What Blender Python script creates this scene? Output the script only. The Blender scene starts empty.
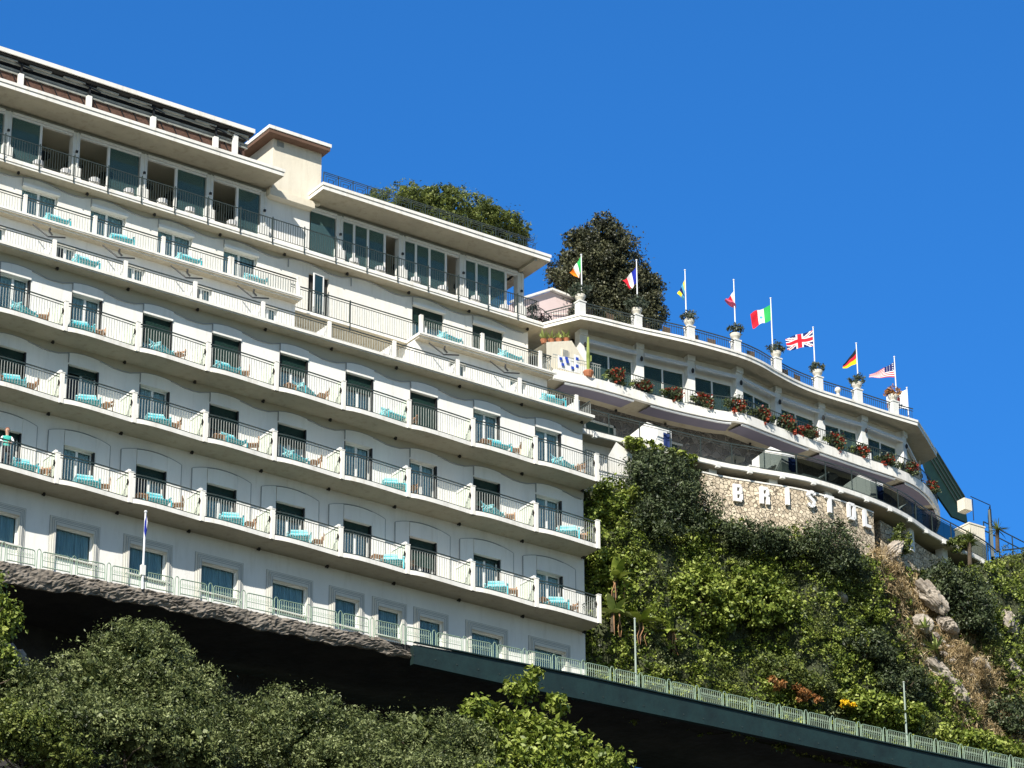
import bpy, math, random
import numpy as np
from mathutils import Matrix, Vector
R_ = math.radians
sc = bpy.context.scene
col = sc.collection

# ------------------------------------------------------------------ camera
CAM_POS = (-53.731783, -106.396535, 1.235890)
CR = (0.821166, -0.570675, -0.004069); CU = (-0.243325, -0.356561, 0.902030); CB = (-0.516217, -0.739726, -0.431655)
cd = bpy.data.cameras.new("camera"); cam = bpy.data.objects.new("camera", cd); col.objects.link(cam)
cam.matrix_world = Matrix(((CR[0], CU[0], CB[0], CAM_POS[0]), (CR[1], CU[1], CB[1], CAM_POS[1]),
                           (CR[2], CU[2], CB[2], CAM_POS[2]), (0, 0, 0, 1)))
cd.sensor_width = 36; cd.lens = 3500.0 / 1024 * 36; cd.clip_start = 1; cd.clip_end = 9000
sc.camera = cam

# ------------------------------------------------------------------ sky, sun, exposure
SUN = Vector((-1.05, -0.78, 1.0)).normalized()            # towards the sun
elev = math.asin(SUN.z); azim = math.atan2(SUN.x, SUN.y)
w = bpy.data.worlds.new("World"); sc.world = w; w.use_nodes = True
nt = w.node_tree; nt.nodes.clear()
sky = nt.nodes.new('ShaderNodeTexSky'); sky.sky_type = 'NISHITA'; sky.sun_disc = False
sky.sun_elevation = elev; sky.sun_rotation = azim
sky.altitude = 300; sky.air_density = 1.0; sky.dust_density = 0.2; sky.ozone_density = 4.0
# the sky is a deeper blue away from the sun and paler around it
tcw = nt.nodes.new('ShaderNodeTexCoord'); dp = nt.nodes.new('ShaderNodeVectorMath'); dp.operation = 'DOT_PRODUCT'
nt.links.new(tcw.outputs['Generated'], dp.inputs[0]); dp.inputs[1].default_value = (-SUN.x, -SUN.y, 0)
mr = nt.nodes.new('ShaderNodeMapRange'); mr.inputs[1].default_value = -0.1; mr.inputs[2].default_value = 0.55; nt.links.new(dp.outputs['Value'], mr.inputs[0])
tn = nt.nodes.new('ShaderNodeMix'); tn.data_type = 'RGBA'; nt.links.new(mr.outputs[0], tn.inputs[0])
tn.inputs[6].default_value = (0.62, 0.66, 0.66, 1); tn.inputs[7].default_value = (0.225, 0.79, 1.30, 1)
hs = nt.nodes.new('ShaderNodeMix'); hs.data_type = 'RGBA'; hs.blend_type = 'MULTIPLY'; hs.inputs[0].default_value = 1.0
nt.links.new(tn.outputs[2], hs.inputs[7])
bg = nt.nodes.new('ShaderNodeBackground'); bg.inputs[1].default_value = 0.108
out = nt.nodes.new('ShaderNodeOutputWorld')
nt.links.new(sky.outputs[0], hs.inputs[6]); nt.links.new(hs.outputs[2], bg.inputs[0]); nt.links.new(bg.outputs[0], out.inputs[0])
sl = bpy.data.lights.new("sun", 'SUN'); sl.energy = 5.0; sl.angle = R_(0.5); sl.color = (1, 0.94, 0.84)
so = bpy.data.objects.new("sun", sl); col.objects.link(so); so.rotation_euler = SUN.to_track_quat('Z', 'Y').to_euler()
so.location = (-60, -60, 130)
sc.view_settings.view_transform = 'Standard'; sc.view_settings.look = 'None'
sc.view_settings.exposure = 0.5; sc.view_settings.gamma = 1; sc.view_settings.use_curve_mapping = False

# ------------------------------------------------------------------ materials
def N(nt, t, **k):
    n = nt.nodes.new(t)
    for a, b in k.items(): setattr(n, a, b)
    return n
def mat(name, c, rough=0.7, var=0.12, scale=3.0, bump=0.0, metal=0.0, spec=0.5, c2=None, stretch=None, detail=5, bscale=None, streak=0.0):
    m = bpy.data.materials.new(name); m.use_nodes = True; nt = m.node_tree
    b = nt.nodes['Principled BSDF']; b.inputs['Roughness'].default_value = rough
    b.inputs['Metallic'].default_value = metal; b.inputs['Specular IOR Level'].default_value = spec
    tc = N(nt, 'ShaderNodeTexCoord'); mp = N(nt, 'ShaderNodeMapping')
    if stretch: mp.inputs['Scale'].default_value = stretch
    nt.links.new(tc.outputs['Object'], mp.inputs[0])
    no = N(nt, 'ShaderNodeTexNoise'); no.inputs['Scale'].default_value = scale; no.inputs['Detail'].default_value = detail
    no.inputs['Roughness'].default_value = 0.65
    nt.links.new(mp.outputs[0], no.inputs[0])
    cr = N(nt, 'ShaderNodeValToRGB')
    a = tuple(x * (1 - var) for x in c) if c2 is None else c2
    cr.color_ramp.elements[0].position = 0.32; cr.color_ramp.elements[0].color = (*a, 1)
    cr.color_ramp.elements[1].position = 0.62; cr.color_ramp.elements[1].color = (*c, 1)
    nt.links.new(no.outputs[0], cr.inputs[0]); nt.links.new(cr.outputs[0], b.inputs['Base Color'])
    if streak:
        m2 = N(nt, 'ShaderNodeMapping'); m2.inputs['Scale'].default_value = (1.5, 1.5, 0.22); nt.links.new(tc.outputs['Object'], m2.inputs[0])
        n3 = N(nt, 'ShaderNodeTexNoise'); n3.inputs['Scale'].default_value = 2.4; n3.inputs['Detail'].default_value = 7; n3.inputs['Roughness'].default_value = .7; nt.links.new(m2.outputs[0], n3.inputs[0])
        c3 = N(nt, 'ShaderNodeValToRGB'); c3.color_ramp.elements[0].position = 0.52; c3.color_ramp.elements[0].color = (1, 1, 1, 1)
        c3.color_ramp.elements[1].position = 0.78; c3.color_ramp.elements[1].color = (1 - streak, 1 - streak * 1.1, 1 - streak * 1.3, 1); nt.links.new(n3.outputs[0], c3.inputs[0])
        mm = N(nt, 'ShaderNodeMix', data_type='RGBA', blend_type='MULTIPLY'); mm.inputs[0].default_value = 1
        nt.links.new(cr.outputs[0], mm.inputs[6]); nt.links.new(c3.outputs[0], mm.inputs[7]); nt.links.new(mm.outputs[2], b.inputs['Base Color'])
    if bump:
        bn = N(nt, 'ShaderNodeBump'); bn.inputs['Strength'].default_value = bump; bn.inputs['Distance'].default_value = 0.05
        n2 = N(nt, 'ShaderNodeTexNoise'); n2.inputs['Scale'].default_value = bscale or scale * 3; n2.inputs['Detail'].default_value = 6
        nt.links.new(mp.outputs[0], n2.inputs[0])
        nt.links.new(n2.outputs[0], bn.inputs['Height']); nt.links.new(bn.outputs[0], b.inputs['Normal'])
    return m
def leafmat(name, cols, rough=0.5, trans=0.16, spec=0.35):
    m = bpy.data.materials.new(name); m.use_nodes = True; nt = m.node_tree
    b = nt.nodes['Principled BSDF']; b.inputs['Roughness'].default_value = rough; b.inputs['Specular IOR Level'].default_value = spec
    g = N(nt, 'ShaderNodeNewGeometry'); cr = N(nt, 'ShaderNodeValToRGB')
    el = cr.color_ramp.elements
    while len(el) < len(cols): el.new(0.5)
    for i, c in enumerate(cols): el[i].position = i / (len(cols) - 1); el[i].color = (*c, 1)
    tc = N(nt, 'ShaderNodeTexCoord'); no = N(nt, 'ShaderNodeTexNoise'); no.inputs['Scale'].default_value = 1.5; no.inputs['Detail'].default_value = 3
    nt.links.new(tc.outputs['Object'], no.inputs[0])
    mx = N(nt, 'ShaderNodeMath', operation='MULTIPLY_ADD'); mx.inputs[1].default_value = 0.6
    ad = N(nt, 'ShaderNodeMath', operation='MULTIPLY_ADD'); ad.inputs[1].default_value = 1.7; ad.inputs[2].default_value = -0.63
    nt.links.new(no.outputs[0], ad.inputs[0]); nt.links.new(g.outputs['Random Per Island'], mx.inputs[0]); nt.links.new(ad.outputs[0], mx.inputs[2])
    nt.links.new(mx.outputs[0], cr.inputs[0]); nt.links.new(cr.outputs[0], b.inputs['Base Color'])
    tr = N(nt, 'ShaderNodeBsdfTranslucent'); nt.links.new(cr.outputs[0], tr.inputs[0])
    ms = N(nt, 'ShaderNodeMixShader'); ms.inputs[0].default_value = trans
    nt.links.new(b.outputs[0], ms.inputs[1]); nt.links.new(tr.outputs[0], ms.inputs[2])
    nt.links.new(ms.outputs[0], nt.nodes['Material Output'].inputs[0])
    return m
def stonemat(name, light, dark, gap, scale=3.2, gapw=0.06):
    m = bpy.data.materials.new(name); m.use_nodes = True; nt = m.node_tree; b = nt.nodes['Principled BSDF']
    b.inputs['Roughness'].default_value = 0.9
    tc = N(nt, 'ShaderNodeTexCoord'); no = N(nt, 'ShaderNodeTexNoise'); no.inputs['Scale'].default_value = 2.5
    mxv = N(nt, 'ShaderNodeMix', data_type='VECTOR'); mxv.inputs[0].default_value = 0.12
    nt.links.new(tc.outputs['Object'], no.inputs[0]); nt.links.new(tc.outputs['Object'], mxv.inputs[4]); nt.links.new(no.outputs['Color'], mxv.inputs[5])
    v1 = N(nt, 'ShaderNodeTexVoronoi'); v1.inputs['Scale'].default_value = scale
    v2 = N(nt, 'ShaderNodeTexVoronoi', feature='DISTANCE_TO_EDGE'); v2.inputs['Scale'].default_value = scale
    nt.links.new(mxv.outputs[1], v1.inputs[0]); nt.links.new(mxv.outputs[1], v2.inputs[0])
    cr = N(nt, 'ShaderNodeValToRGB'); cr.color_ramp.elements[0].color = (*dark, 1); cr.color_ramp.elements[1].color = (*light, 1)
    sp = N(nt, 'ShaderNodeSeparateColor'); nt.links.new(v1.outputs['Color'], sp.inputs[0]); nt.links.new(sp.outputs[0], cr.inputs[0])
    st = N(nt, 'ShaderNodeMapRange'); st.inputs[1].default_value = 0.0; st.inputs[2].default_value = gapw
    nt.links.new(v2.outputs['Distance'], st.inputs[0])
    mc = N(nt, 'ShaderNodeMix', data_type='RGBA'); mc.inputs[6].default_value = (*gap, 1)
    nt.links.new(st.outputs[0], mc.inputs[0]); nt.links.new(cr.outputs[0], mc.inputs[7]); nt.links.new(mc.outputs[2], b.inputs['Base Color'])
    bn = N(nt, 'ShaderNodeBump'); bn.inputs['Strength'].default_value = 0.9; bn.inputs['Distance'].default_value = 0.08
    nt.links.new(st.outputs[0], bn.inputs['Height']); nt.links.new(bn.outputs[0], b.inputs['Normal'])
    return m
M = {}
M['plaster'] = mat('white plaster', (0.86, 0.845, 0.80), 0.85, 0.10, 0.7, 0.15, stretch=(1, 1, 0.35), bscale=14, streak=.12)
M['cream'] = mat('cream plaster', (0.76, 0.70, 0.57), 0.85, 0.10, 0.9, 0.2, stretch=(1, 1, 0.4), bscale=14, streak=.14)
M['creamwall'] = mat('pale cream plaster', (0.84, 0.81, 0.74), 0.85, 0.10, 0.9, 0.2, stretch=(1, 1, 0.4), bscale=14, streak=.14)
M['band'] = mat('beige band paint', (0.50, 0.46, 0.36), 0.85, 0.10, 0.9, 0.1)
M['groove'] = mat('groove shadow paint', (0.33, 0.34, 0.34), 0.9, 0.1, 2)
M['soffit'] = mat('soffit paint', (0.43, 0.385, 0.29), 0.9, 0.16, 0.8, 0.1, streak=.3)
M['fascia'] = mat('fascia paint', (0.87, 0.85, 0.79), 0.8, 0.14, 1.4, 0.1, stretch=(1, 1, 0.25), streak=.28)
M['terracotta_soffit'] = mat('brown soffit', (0.15, 0.085, 0.055), 0.9, 0.2, 2)
M['trim'] = mat('white trim', (0.82, 0.82, 0.79), 0.6, 0.05, 2)
M['window_trim'] = mat('stone grey trim', (0.70, 0.68, 0.61), 0.8, 0.10, 2)
M['rail'] = mat('dark green painted iron', (0.035, 0.05, 0.045), 0.5, 0.3, 5)
M['bar'] = mat('grey painted bars', (0.42, 0.44, 0.41), 0.5, 0.3, 5)
M['black'] = mat('black metal', (0.012, 0.012, 0.012), 0.5, 0.3, 5)
M['shutter'] = mat('dark green shutter', (0.012, 0.04, 0.03), 0.5, 0.3, 3)
M['glass'] = mat('window glass', (0.02, 0.05, 0.055), 0.04, 0.1, 2, spec=0.8)
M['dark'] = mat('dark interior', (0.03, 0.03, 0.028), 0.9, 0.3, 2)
M['curtain'] = mat('pale curtain', (0.60, 0.76, 0.79), 0.9, 0.45, 7, 0.5, stretch=(3, 1, 0.1), spec=0.1)
M['bluecurtain'] = mat('blue curtain', (0.36, 0.53, 0.60), 0.7, 0.45, 7, 0.5, stretch=(3, 1, 0.1), spec=0.3)
M['divider'] = mat('pale green divider', (0.66, 0.72, 0.62), 0.6, 0.15, 3, stretch=(1, 1, .3))
M['turq'] = mat('turquoise plastic', (0.05, 0.50, 0.58), 0.45, 0.2, 4)
M['turqw'] = mat('pale turquoise fabric', (0.32, 0.74, 0.78), 0.7, 0.2, 4)
M['wood'] = mat('warm wood', (0.48, 0.26, 0.13), 0.6, 0.4, 6)
M['ter'] = mat('terracotta', (0.45, 0.17, 0.08), 0.8, 0.25, 5)
M['restglass'] = None
M['pier'] = mat('pier paint', (0.80, 0.80, 0.76), 0.7, 0.12, 1.5)
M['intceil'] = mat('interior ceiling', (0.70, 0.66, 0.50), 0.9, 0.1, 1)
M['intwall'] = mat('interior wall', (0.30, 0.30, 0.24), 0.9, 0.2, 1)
M['reed'] = mat('brown reed screen', (0.135, 0.07, 0.048), 0.9, 0.6, 9, 0.4, stretch=(1, 1, 3))
M['greybeam'] = mat('weathered beam', (0.33, 0.34, 0.31), 0.8, 0.3, 3)
M['rock'] = mat('rubble edge', (0.27, 0.235, 0.195), 0.95, 0.6, 2.6, 0.8, c2=(0.075, 0.066, 0.056), detail=12, bscale=9, stretch=(.6, 1, 1.6))
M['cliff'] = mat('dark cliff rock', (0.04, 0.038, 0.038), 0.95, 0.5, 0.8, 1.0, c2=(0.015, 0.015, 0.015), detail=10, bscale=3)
M['soil'] = mat('hillside soil', (0.06, 0.07, 0.03), 0.95, 0.5, 1.2, 0.6, c2=(0.03, 0.035, 0.015))
M['palerock'] = mat('pale limestone', (0.50, 0.44, 0.37), 0.9, 0.5, 1.8, 1.0, c2=(0.20, 0.17, 0.14), detail=10, bscale=4)
M['teal'] = mat('dark teal steel', (0.008, 0.028, 0.026), 0.6, 0.5, 1.1, 0.3, c2=(0.004, 0.014, 0.013), detail=8, bscale=4)
M['fence'] = mat('pale green fence paint', (0.30, 0.42, 0.31), 0.5, 0.35, 3)
M['asphalt'] = mat('asphalt', (0.05, 0.05, 0.05), 0.9, 0.2, 5)
M['pinkwall'] = mat('pink plaster', (0.72, 0.58, 0.56), 0.85, 0.08, 1)
M['awn'] = mat('lavender grey awning', (0.20, 0.185, 0.25), 0.85, 0.1, 1)
M['awnwhite'] = mat('white awning roll', (0.74, 0.75, 0.76), 0.6, 0.08, 4)
M['stone'] = stonemat('pale stone wall', (0.80, 0.69, 0.52), (0.42, 0.34, 0.24), (0.22, 0.18, 0.13), 6.5, 0.07)
M['stonegrey'] = stonemat('grey stone wall', (0.17, 0.16, 0.15), (0.08, 0.075, 0.07), (0.26, 0.25, 0.23), 3.6, 0.09)
M['letter'] = mat('white letter paint', (0.85, 0.85, 0.84), 0.5, 0.03, 2)
M['blue'] = mat('navy blue cloth', (0.012, 0.035, 0.16), 0.8, 0.2, 4)
M['pot'] = mat('urn stone', (0.76, 0.72, 0.62), 0.8, 0.12, 5)
M['pole'] = mat('white pole', (0.80, 0.82, 0.84), 0.4, 0.04, 3)
M['greypole'] = mat('grey green pole', (0.35, 0.42, 0.36), 0.5, 0.2, 3)
M['bark'] = mat('bark', (0.10, 0.075, 0.05), 0.95, 0.4, 6, 0.6)
M['greenrail'] = mat('green screen', (0.008, 0.030, 0.024), 0.5, 0.3, 3)
M['terraglass'] = mat('smoked glass', (0.05, 0.07, 0.07), 0.1, 0.2, 2, spec=0.8)
M['chairwood'] = mat('dark wicker', (0.16, 0.11, 0.07), 0.8, 0.4, 9)
M['skin'] = mat('skin', (0.55, 0.33, 0.24), 0.6, 0.05, 3)
M['hair'] = mat('auburn hair', (0.20, 0.07, 0.03), 0.7, 0.2, 9)
M['tealcloth'] = mat('teal cloth', (0.05, 0.50, 0.42), 0.8, 0.1, 3)
M['whitecloth'] = mat('white cloth', (0.80, 0.80, 0.80), 0.8, 0.05, 3)
M['darkcloth'] = mat('dark cloth', (0.02, 0.022, 0.03), 0.8, 0.1, 3)
def flat(n, c): return mat('flag ' + n, c, 0.8, 0.04, 2, spec=0.2)
# clear tinted pane
def panemat(name, tint, ior, gc, dust=0.0):
    m = bpy.data.materials.new(name); m.use_nodes = True; nt = m.node_tree; nt.nodes.clear()
    g = N(nt, 'ShaderNodeBsdfGlossy'); g.inputs['Roughness'].default_value = 0.03; g.inputs[0].default_value = gc
    t = N(nt, 'ShaderNodeBsdfTransparent'); t.inputs[0].default_value = tint
    df = N(nt, 'ShaderNodeBsdfDiffuse'); df.inputs[0].default_value = (0.20, 0.36, 0.36, 1); md = N(nt, 'ShaderNodeMixShader'); md.inputs[0].default_value = dust  # teal diffuse lifts the pane, colour in place of reflected light
    nt.links.new(t.outputs[0], md.inputs[1]); nt.links.new(df.outputs[0], md.inputs[2])
    fr = N(nt, 'ShaderNodeFresnel'); fr.inputs[0].default_value = ior
    ms = N(nt, 'ShaderNodeMixShader'); o = N(nt, 'ShaderNodeOutputMaterial')
    nt.links.new(fr.outputs[0], ms.inputs[0]); nt.links.new(md.outputs[0], ms.inputs[1]); nt.links.new(g.outputs[0], ms.inputs[2]); nt.links.new(ms.outputs[0], o.inputs[0])
    return m
M['pane'] = panemat('clear pane', (0.93, 0.97, 0.97, 1), 1.3, (.8, 1, 1, 1))
M['smoke'] = panemat('smoked pane', (0.42, 0.46, 0.45, 1), 1.08, (.7, .8, .75, 1))
M['greenpane'] = panemat('green tinted pane', (0.35, 0.50, 0.42, 1), 1.3, (.8, .9, .8, 1), 0.16)
M['tint'] = panemat('tinted pane', (0.42, 0.60, 0.58, 1), 1.45, (0.85, 0.92, 0.88, 1), 0.22)
L = {}
L['olive'] = leafmat('olive leaves', [(0.018, 0.027, 0.009), (0.07, 0.095, 0.030), (0.18, 0.215, 0.075), (0.36, 0.40, 0.18)])
L['bright'] = leafmat('bright leaves', [(0.035, 0.055, 0.008), (0.12, 0.17, 0.02), (0.27, 0.33, 0.055), (0.45, 0.50, 0.14)])
L['hill'] = leafmat('hillside leaves', [(0.03, 0.05, 0.009), (0.105, 0.155, 0.02), (0.24, 0.30, 0.05), (0.40, 0.44, 0.11)])
L['darkleaf'] = leafmat('dark glossy leaves', [(0.014, 0.022, 0.010), (0.04, 0.058, 0.026), (0.09, 0.12, 0.05), (0.17, 0.20, 0.10)])
L['pine'] = leafmat('pine needles', [(0.022, 0.036, 0.010), (0.075, 0.105, 0.024), (0.16, 0.20, 0.042), (0.27, 0.30, 0.08)])
L['conifer'] = leafmat('conifer foliage', [(0.012, 0.014, 0.008), (0.04, 0.046, 0.024), (0.095, 0.10, 0.05), (0.19, 0.185, 0.10)], trans=0.1)
L['dry'] = leafmat('dry grass', [(0.12, 0.085, 0.035), (0.32, 0.23, 0.11), (0.52, 0.40, 0.22), (0.66, 0.55, 0.35)])
L['yellowgreen'] = leafmat('yellow green leaves', [(0.10, 0.14, 0.03), (0.20, 0.26, 0.06), (0.34, 0.40, 0.12), (0.48, 0.52, 0.22)])
L['flower'] = leafmat('geranium flowers', [(0.10, 0.015, 0.01), (0.26, 0.03, 0.015), (0.46, 0.07, 0.035), (0.60, 0.18, 0.09)])
L['rust'] = leafmat('rust leaves', [(0.14, 0.06, 0.02), (0.30, 0.13, 0.04), (0.42, 0.20, 0.07), (0.5, 0.3, 0.12)])
L['greypot'] = leafmat('grey green potted leaves', [(0.02, 0.03, 0.02), (0.06, 0.08, 0.05), (0.12, 0.15, 0.10), (0.2, 0.22, 0.16)])

# ------------------------------------------------------------------ helpers
def tag(o, label=None, cat=None, group=None, kind=None):
    if label: o['label'] = label
    if cat: o['category'] = cat
    if group: o['group'] = group
    if kind: o['kind'] = kind
    return o
def empty(name, loc=(0, 0, 0), label=None, cat=None, group=None, rz=0):
    o = bpy.data.objects.new(name, None); col.objects.link(o); o.location = loc; o.rotation_euler = (0, 0, rz); o.empty_display_size = 0.3
    return tag(o, label, cat, group)
def children(o): return [c for c in KIDS.get(o.name, [])]
KIDS = {}
class MB:
    def __init__(s): s.v = []; s.f = []; s.m = []; s.mi = 0
    def add(s, vs, fs):
        n = len(s.v); s.v += [tuple(p) for p in vs]; s.f += [tuple(n + i for i in f) for f in fs]; s.m += [s.mi] * len(fs); return s
    def box(s, x0, x1, y0, y1, z0, z1):
        return s.add([(x0, y0, z0), (x1, y0, z0), (x1, y1, z0), (x0, y1, z0), (x0, y0, z1), (x1, y0, z1), (x1, y1, z1), (x0, y1, z1)],
                     [(0, 3, 2, 1), (4, 5, 6, 7), (0, 1, 5, 4), (1, 2, 6, 5), (2, 3, 7, 6), (3, 0, 4, 7)])
    def bar(s, a, b, w, h=None):            # box beam from a to b, w across, h up
        a = Vector(a); b = Vector(b); d = (b - a).normalized(); h = h or w
        up = Vector((0, 0, 1)) if abs(d.z) < 0.95 else Vector((0, 1, 0))
        x = d.cross(up).normalized() * w / 2; z = x.cross(d).normalized() * h / 2
        return s.add([a - x - z, a + x - z, a + x + z, a - x + z, b - x - z, b + x - z, b + x + z, b - x + z],
                     [(0, 3, 2, 1), (4, 5, 6, 7), (0, 1, 5, 4), (1, 2, 6, 5), (2, 3, 7, 6), (3, 0, 4, 7)])
    def tube(s, pts, r, n=6, cap=True):
        pts = [Vector(p) for p in pts]; rs = r if isinstance(r, (list, tuple)) else [r] * len(pts)
        rings = []
        for i, p in enumerate(pts):
            d = (pts[min(i + 1, len(pts) - 1)] - pts[max(i - 1, 0)]).normalized()
            u = d.cross(Vector((0, 0, 1)) if abs(d.z) < 0.9 else Vector((0, 1, 0))).normalized(); v = d.cross(u)
            rings.append([p + (u * math.cos(2 * math.pi * k / n) + v * math.sin(2 * math.pi * k / n)) * rs[i] for k in range(n)])
        vs = [q for r_ in rings for q in r_]; fs = []
        for i in range(len(pts) - 1):
            for k in range(n): fs.append((i * n + k, i * n + (k + 1) % n, (i + 1) * n + (k + 1) % n, (i + 1) * n + k))
        if cap: fs += [tuple(range(n))[::-1], tuple((len(pts) - 1) * n + k for k in range(n))]
        return s.add(vs, fs)
    def lathe(s, prof, c=(0, 0, 0), n=12):
        vs = []; fs = []
        for r, z in prof:
            for k in range(n): a = 2 * math.pi * k / n; vs.append((c[0] + r * math.cos(a), c[1] + r * math.sin(a), c[2] + z))
        for i in range(len(prof) - 1):
            for k in range(n): fs.append((i * n + k, i * n + (k + 1) % n, (i + 1) * n + (k + 1) % n, (i + 1) * n + k))
        fs += [tuple(range(n))[::-1], tuple((len(prof) - 1) * n + k for k in range(n))]
        return s.add(vs, fs)
    def strip(s, lo, hi, y0, y1):           # xz band between two polylines, extruded from y0 to y1
        n = len(lo)
        vs = [(a[0], y0, a[1]) for a in lo] + [(a[0], y0, a[1]) for a in hi] + [(a[0], y1, a[1]) for a in lo] + [(a[0], y1, a[1]) for a in hi]
        fs = []
        for i in range(n - 1):
            fs += [(i, i + 1, n + i + 1, n + i)]
            fs += [(2 * n + i, 2 * n + i + 1, i + 1, i), (n + i, n + i + 1, 3 * n + i + 1, 3 * n + i)]
        fs += [(0, n, 3 * n, 2 * n), (n - 1, 2 * n + n - 1, 3 * n + n - 1, n + n - 1)]
        return s.add(vs, fs)
    def slab(s, front, back, z0, z1):       # plan band between two xy polylines of equal length, z0..z1
        n = len(front)
        vs = [(p[0], p[1], z0) for p in front] + [(p[0], p[1], z0) for p in back] + [(p[0], p[1], z1) for p in front] + [(p[0], p[1], z1) for p in back]
        fs = []
        for i in range(n - 1):
            fs += [(i, n + i, n + i + 1, i + 1), (2 * n + i, 2 * n + i + 1, 3 * n + i + 1, 3 * n + i), (i, i + 1, 2 * n + i + 1, 2 * n + i), (n + i + 1, n + i, 3 * n + i, 3 * n + i + 1)]
        fs += [(0, 2 * n, 3 * n, n), (n - 1, 2 * n - 1, 4 * n - 1, 3 * n - 1)]
        return s.add(vs, fs)
    def build(s, name, m, parent=None, smooth=False, label=None):
        me = bpy.data.meshes.new(name); me.from_pydata(s.v, [], s.f)
        ms = m if isinstance(m, list) else [m]
        for q in ms: me.materials.append(q)
        if len(ms) > 1: me.polygons.foreach_set('material_index', s.m)
        if smooth: me.polygons.foreach_set('use_smooth', [True] * len(s.f))
        me.update(); o = bpy.data.objects.new(name, me); col.objects.link(o)
        if parent is not None:
            o.parent = parent; KIDS.setdefault(parent.name, []).append(o)
        if label: o['label'] = label
        return o
def copy_tree(o, parent=None):
    c = o.copy(); col.objects.link(c)
    if parent is not None: c.parent = parent; KIDS.setdefault(parent.name, []).append(c)
    for ch in list(children(o)): copy_tree(ch, c)
    return c
def meshobj(name, V, F4, m, parent=None):
    me = bpy.data.meshes.new(name); nv = len(V); nf = len(F4)
    me.vertices.add(nv); me.vertices.foreach_set('co', np.asarray(V, np.float32).ravel())
    me.loops.add(nf * 4); me.loops.foreach_set('vertex_index', np.asarray(F4, np.int32).ravel())
    me.polygons.add(nf); me.polygons.foreach_set('loop_start', np.arange(0, nf * 4, 4, dtype=np.int32))
    me.polygons.foreach_set('loop_total', np.full(nf, 4, np.int32)); me.materials.append(m); me.update(calc_edges=True)
    o = bpy.data.objects.new(name, me); col.objects.link(o)
    if parent is not None: o.parent = parent; KIDS.setdefault(parent.name, []).append(o)
    return o
def leafcloud(name, P, size, m, parent=None, seed=0, up=0.5, aspect=0.45, svar=0.4, outdir=None, gravity=0.0):
    """many small leaf faces at points P"""
    rg = np.random.default_rng(seed); n = len(P)
    nrm = rg.normal(size=(n, 3)); nrm /= np.linalg.norm(nrm, axis=1)[:, None]
    nrm[:, 2] += up
    if outdir is not None: nrm += outdir * 0.6
    nrm /= np.linalg.norm(nrm, axis=1)[:, None]
    a = rg.normal(size=(n, 3)); a[:, 2] -= gravity; a -= (a * nrm).sum(1)[:, None] * nrm; a /= np.linalg.norm(a, axis=1)[:, None]
    b = np.cross(nrm, a); s = size * (1 + svar * rg.uniform(-1, 1, n))[:, None]
    V = np.stack([P - a * s, P + b * s * aspect - a * s * .1, P + a * s, P - b * s * aspect - a * s * .1], 1).reshape(-1, 3)
    F = np.arange(n * 4).reshape(-1, 4)
    return meshobj(name, V, F, m, parent)
def crown_points(blobs, n, seed, clump=0.28, per=60, shell=0.62):
    """leaf points in clumps spread through ellipsoids (cx,cy,cz,rx,ry,rz)"""
    rg = np.random.default_rng(seed); vol = np.array([b[3] * b[4] * b[5] for b in blobs]) ** 0.75; vol /= vol.sum()
    out = []; od = []
    for b, q in zip(blobs, vol):
        nb = int(n * q); k = max(3, nb // per)
        d = rg.normal(size=(k, 3)); d /= np.linalg.norm(d, axis=1)[:, None]
        r = rg.uniform(shell ** 2, 1.08, k) ** 0.5; c = np.array(b[:3]) + d * r[:, None] * np.array(b[3:6])
        i = rg.integers(0, k, nb)
        cs = clump * min(b[3:6]) * rg.uniform(0.5, 1.3, k)
        p = c[i] + np.clip(rg.normal(size=(nb, 3)), -1.5, 1.5) * cs[i][:, None] * np.array([1, 1, .75]); out.append(p); od.append(d[i])
    return np.concatenate(out), np.concatenate(od)
def puffs(blobs, k, r0, r1, seed, zmin=-9e9):
    rg = np.random.default_rng(seed); B = np.array(blobs); w_ = (B[:, 3] * B[:, 5]); w_ = w_ / w_.sum(); out = []
    while len(out) < k:
        b = B[rg.choice(len(B), p=w_)]; d = rg.normal(size=3); d /= np.linalg.norm(d); q = b[:3] + d * b[3:6] * rg.uniform(.86, 1.0)
        if q[2] < zmin: continue
        ins = (((q - B[:, :3]) / B[:, 3:6]) ** 2).sum(1)
        if (ins < .62).any(): continue
        r = rg.uniform(r0, r1); out.append((*q, r, r, r * rg.uniform(.6, .85)))
    return out
def limbs(mb, base, top, spread, r, n, seed):
    rg = random.Random(seed); b = Vector(base); t = Vector(top)
    m1 = b.lerp(t, 0.5) + Vector((rg.uniform(-.2, .2), rg.uniform(-.2, .2), 0)); mb.tube([b, m1, t], [r, r * .75, r * .35], 8)
    for i in range(n):
        f = rg.uniform(.3, .85); s = b.lerp(t, f); a = rg.uniform(0, 2 * math.pi)
        e = s + Vector((math.cos(a) * spread[0], math.sin(a) * spread[1], spread[2] * rg.uniform(.3, 1)))
        mm = s.lerp(e, .5) + Vector((0, 0, spread[2] * .12)); mb.tube([s, mm, e], [r * .45, r * .3, r * .12], 6)
def interp(x, pts):
    return float(np.interp(x, [p[0] for p in pts], [p[1] for p in pts]))
def poly_at(poly, d):                        # point and tangent at arc length d
    for i in range(len(poly) - 1):
        a = Vector(poly[i]); b = Vector(poly[i + 1]); l = (b - a).length
        if d <= l or i == len(poly) - 2: return a + (b - a) * (d / l), (b - a).normalized()
        d -= l
def poly_len(poly): return sum((Vector(poly[i + 1]) - Vector(poly[i])).length for i in range(len(poly) - 1))
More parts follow.
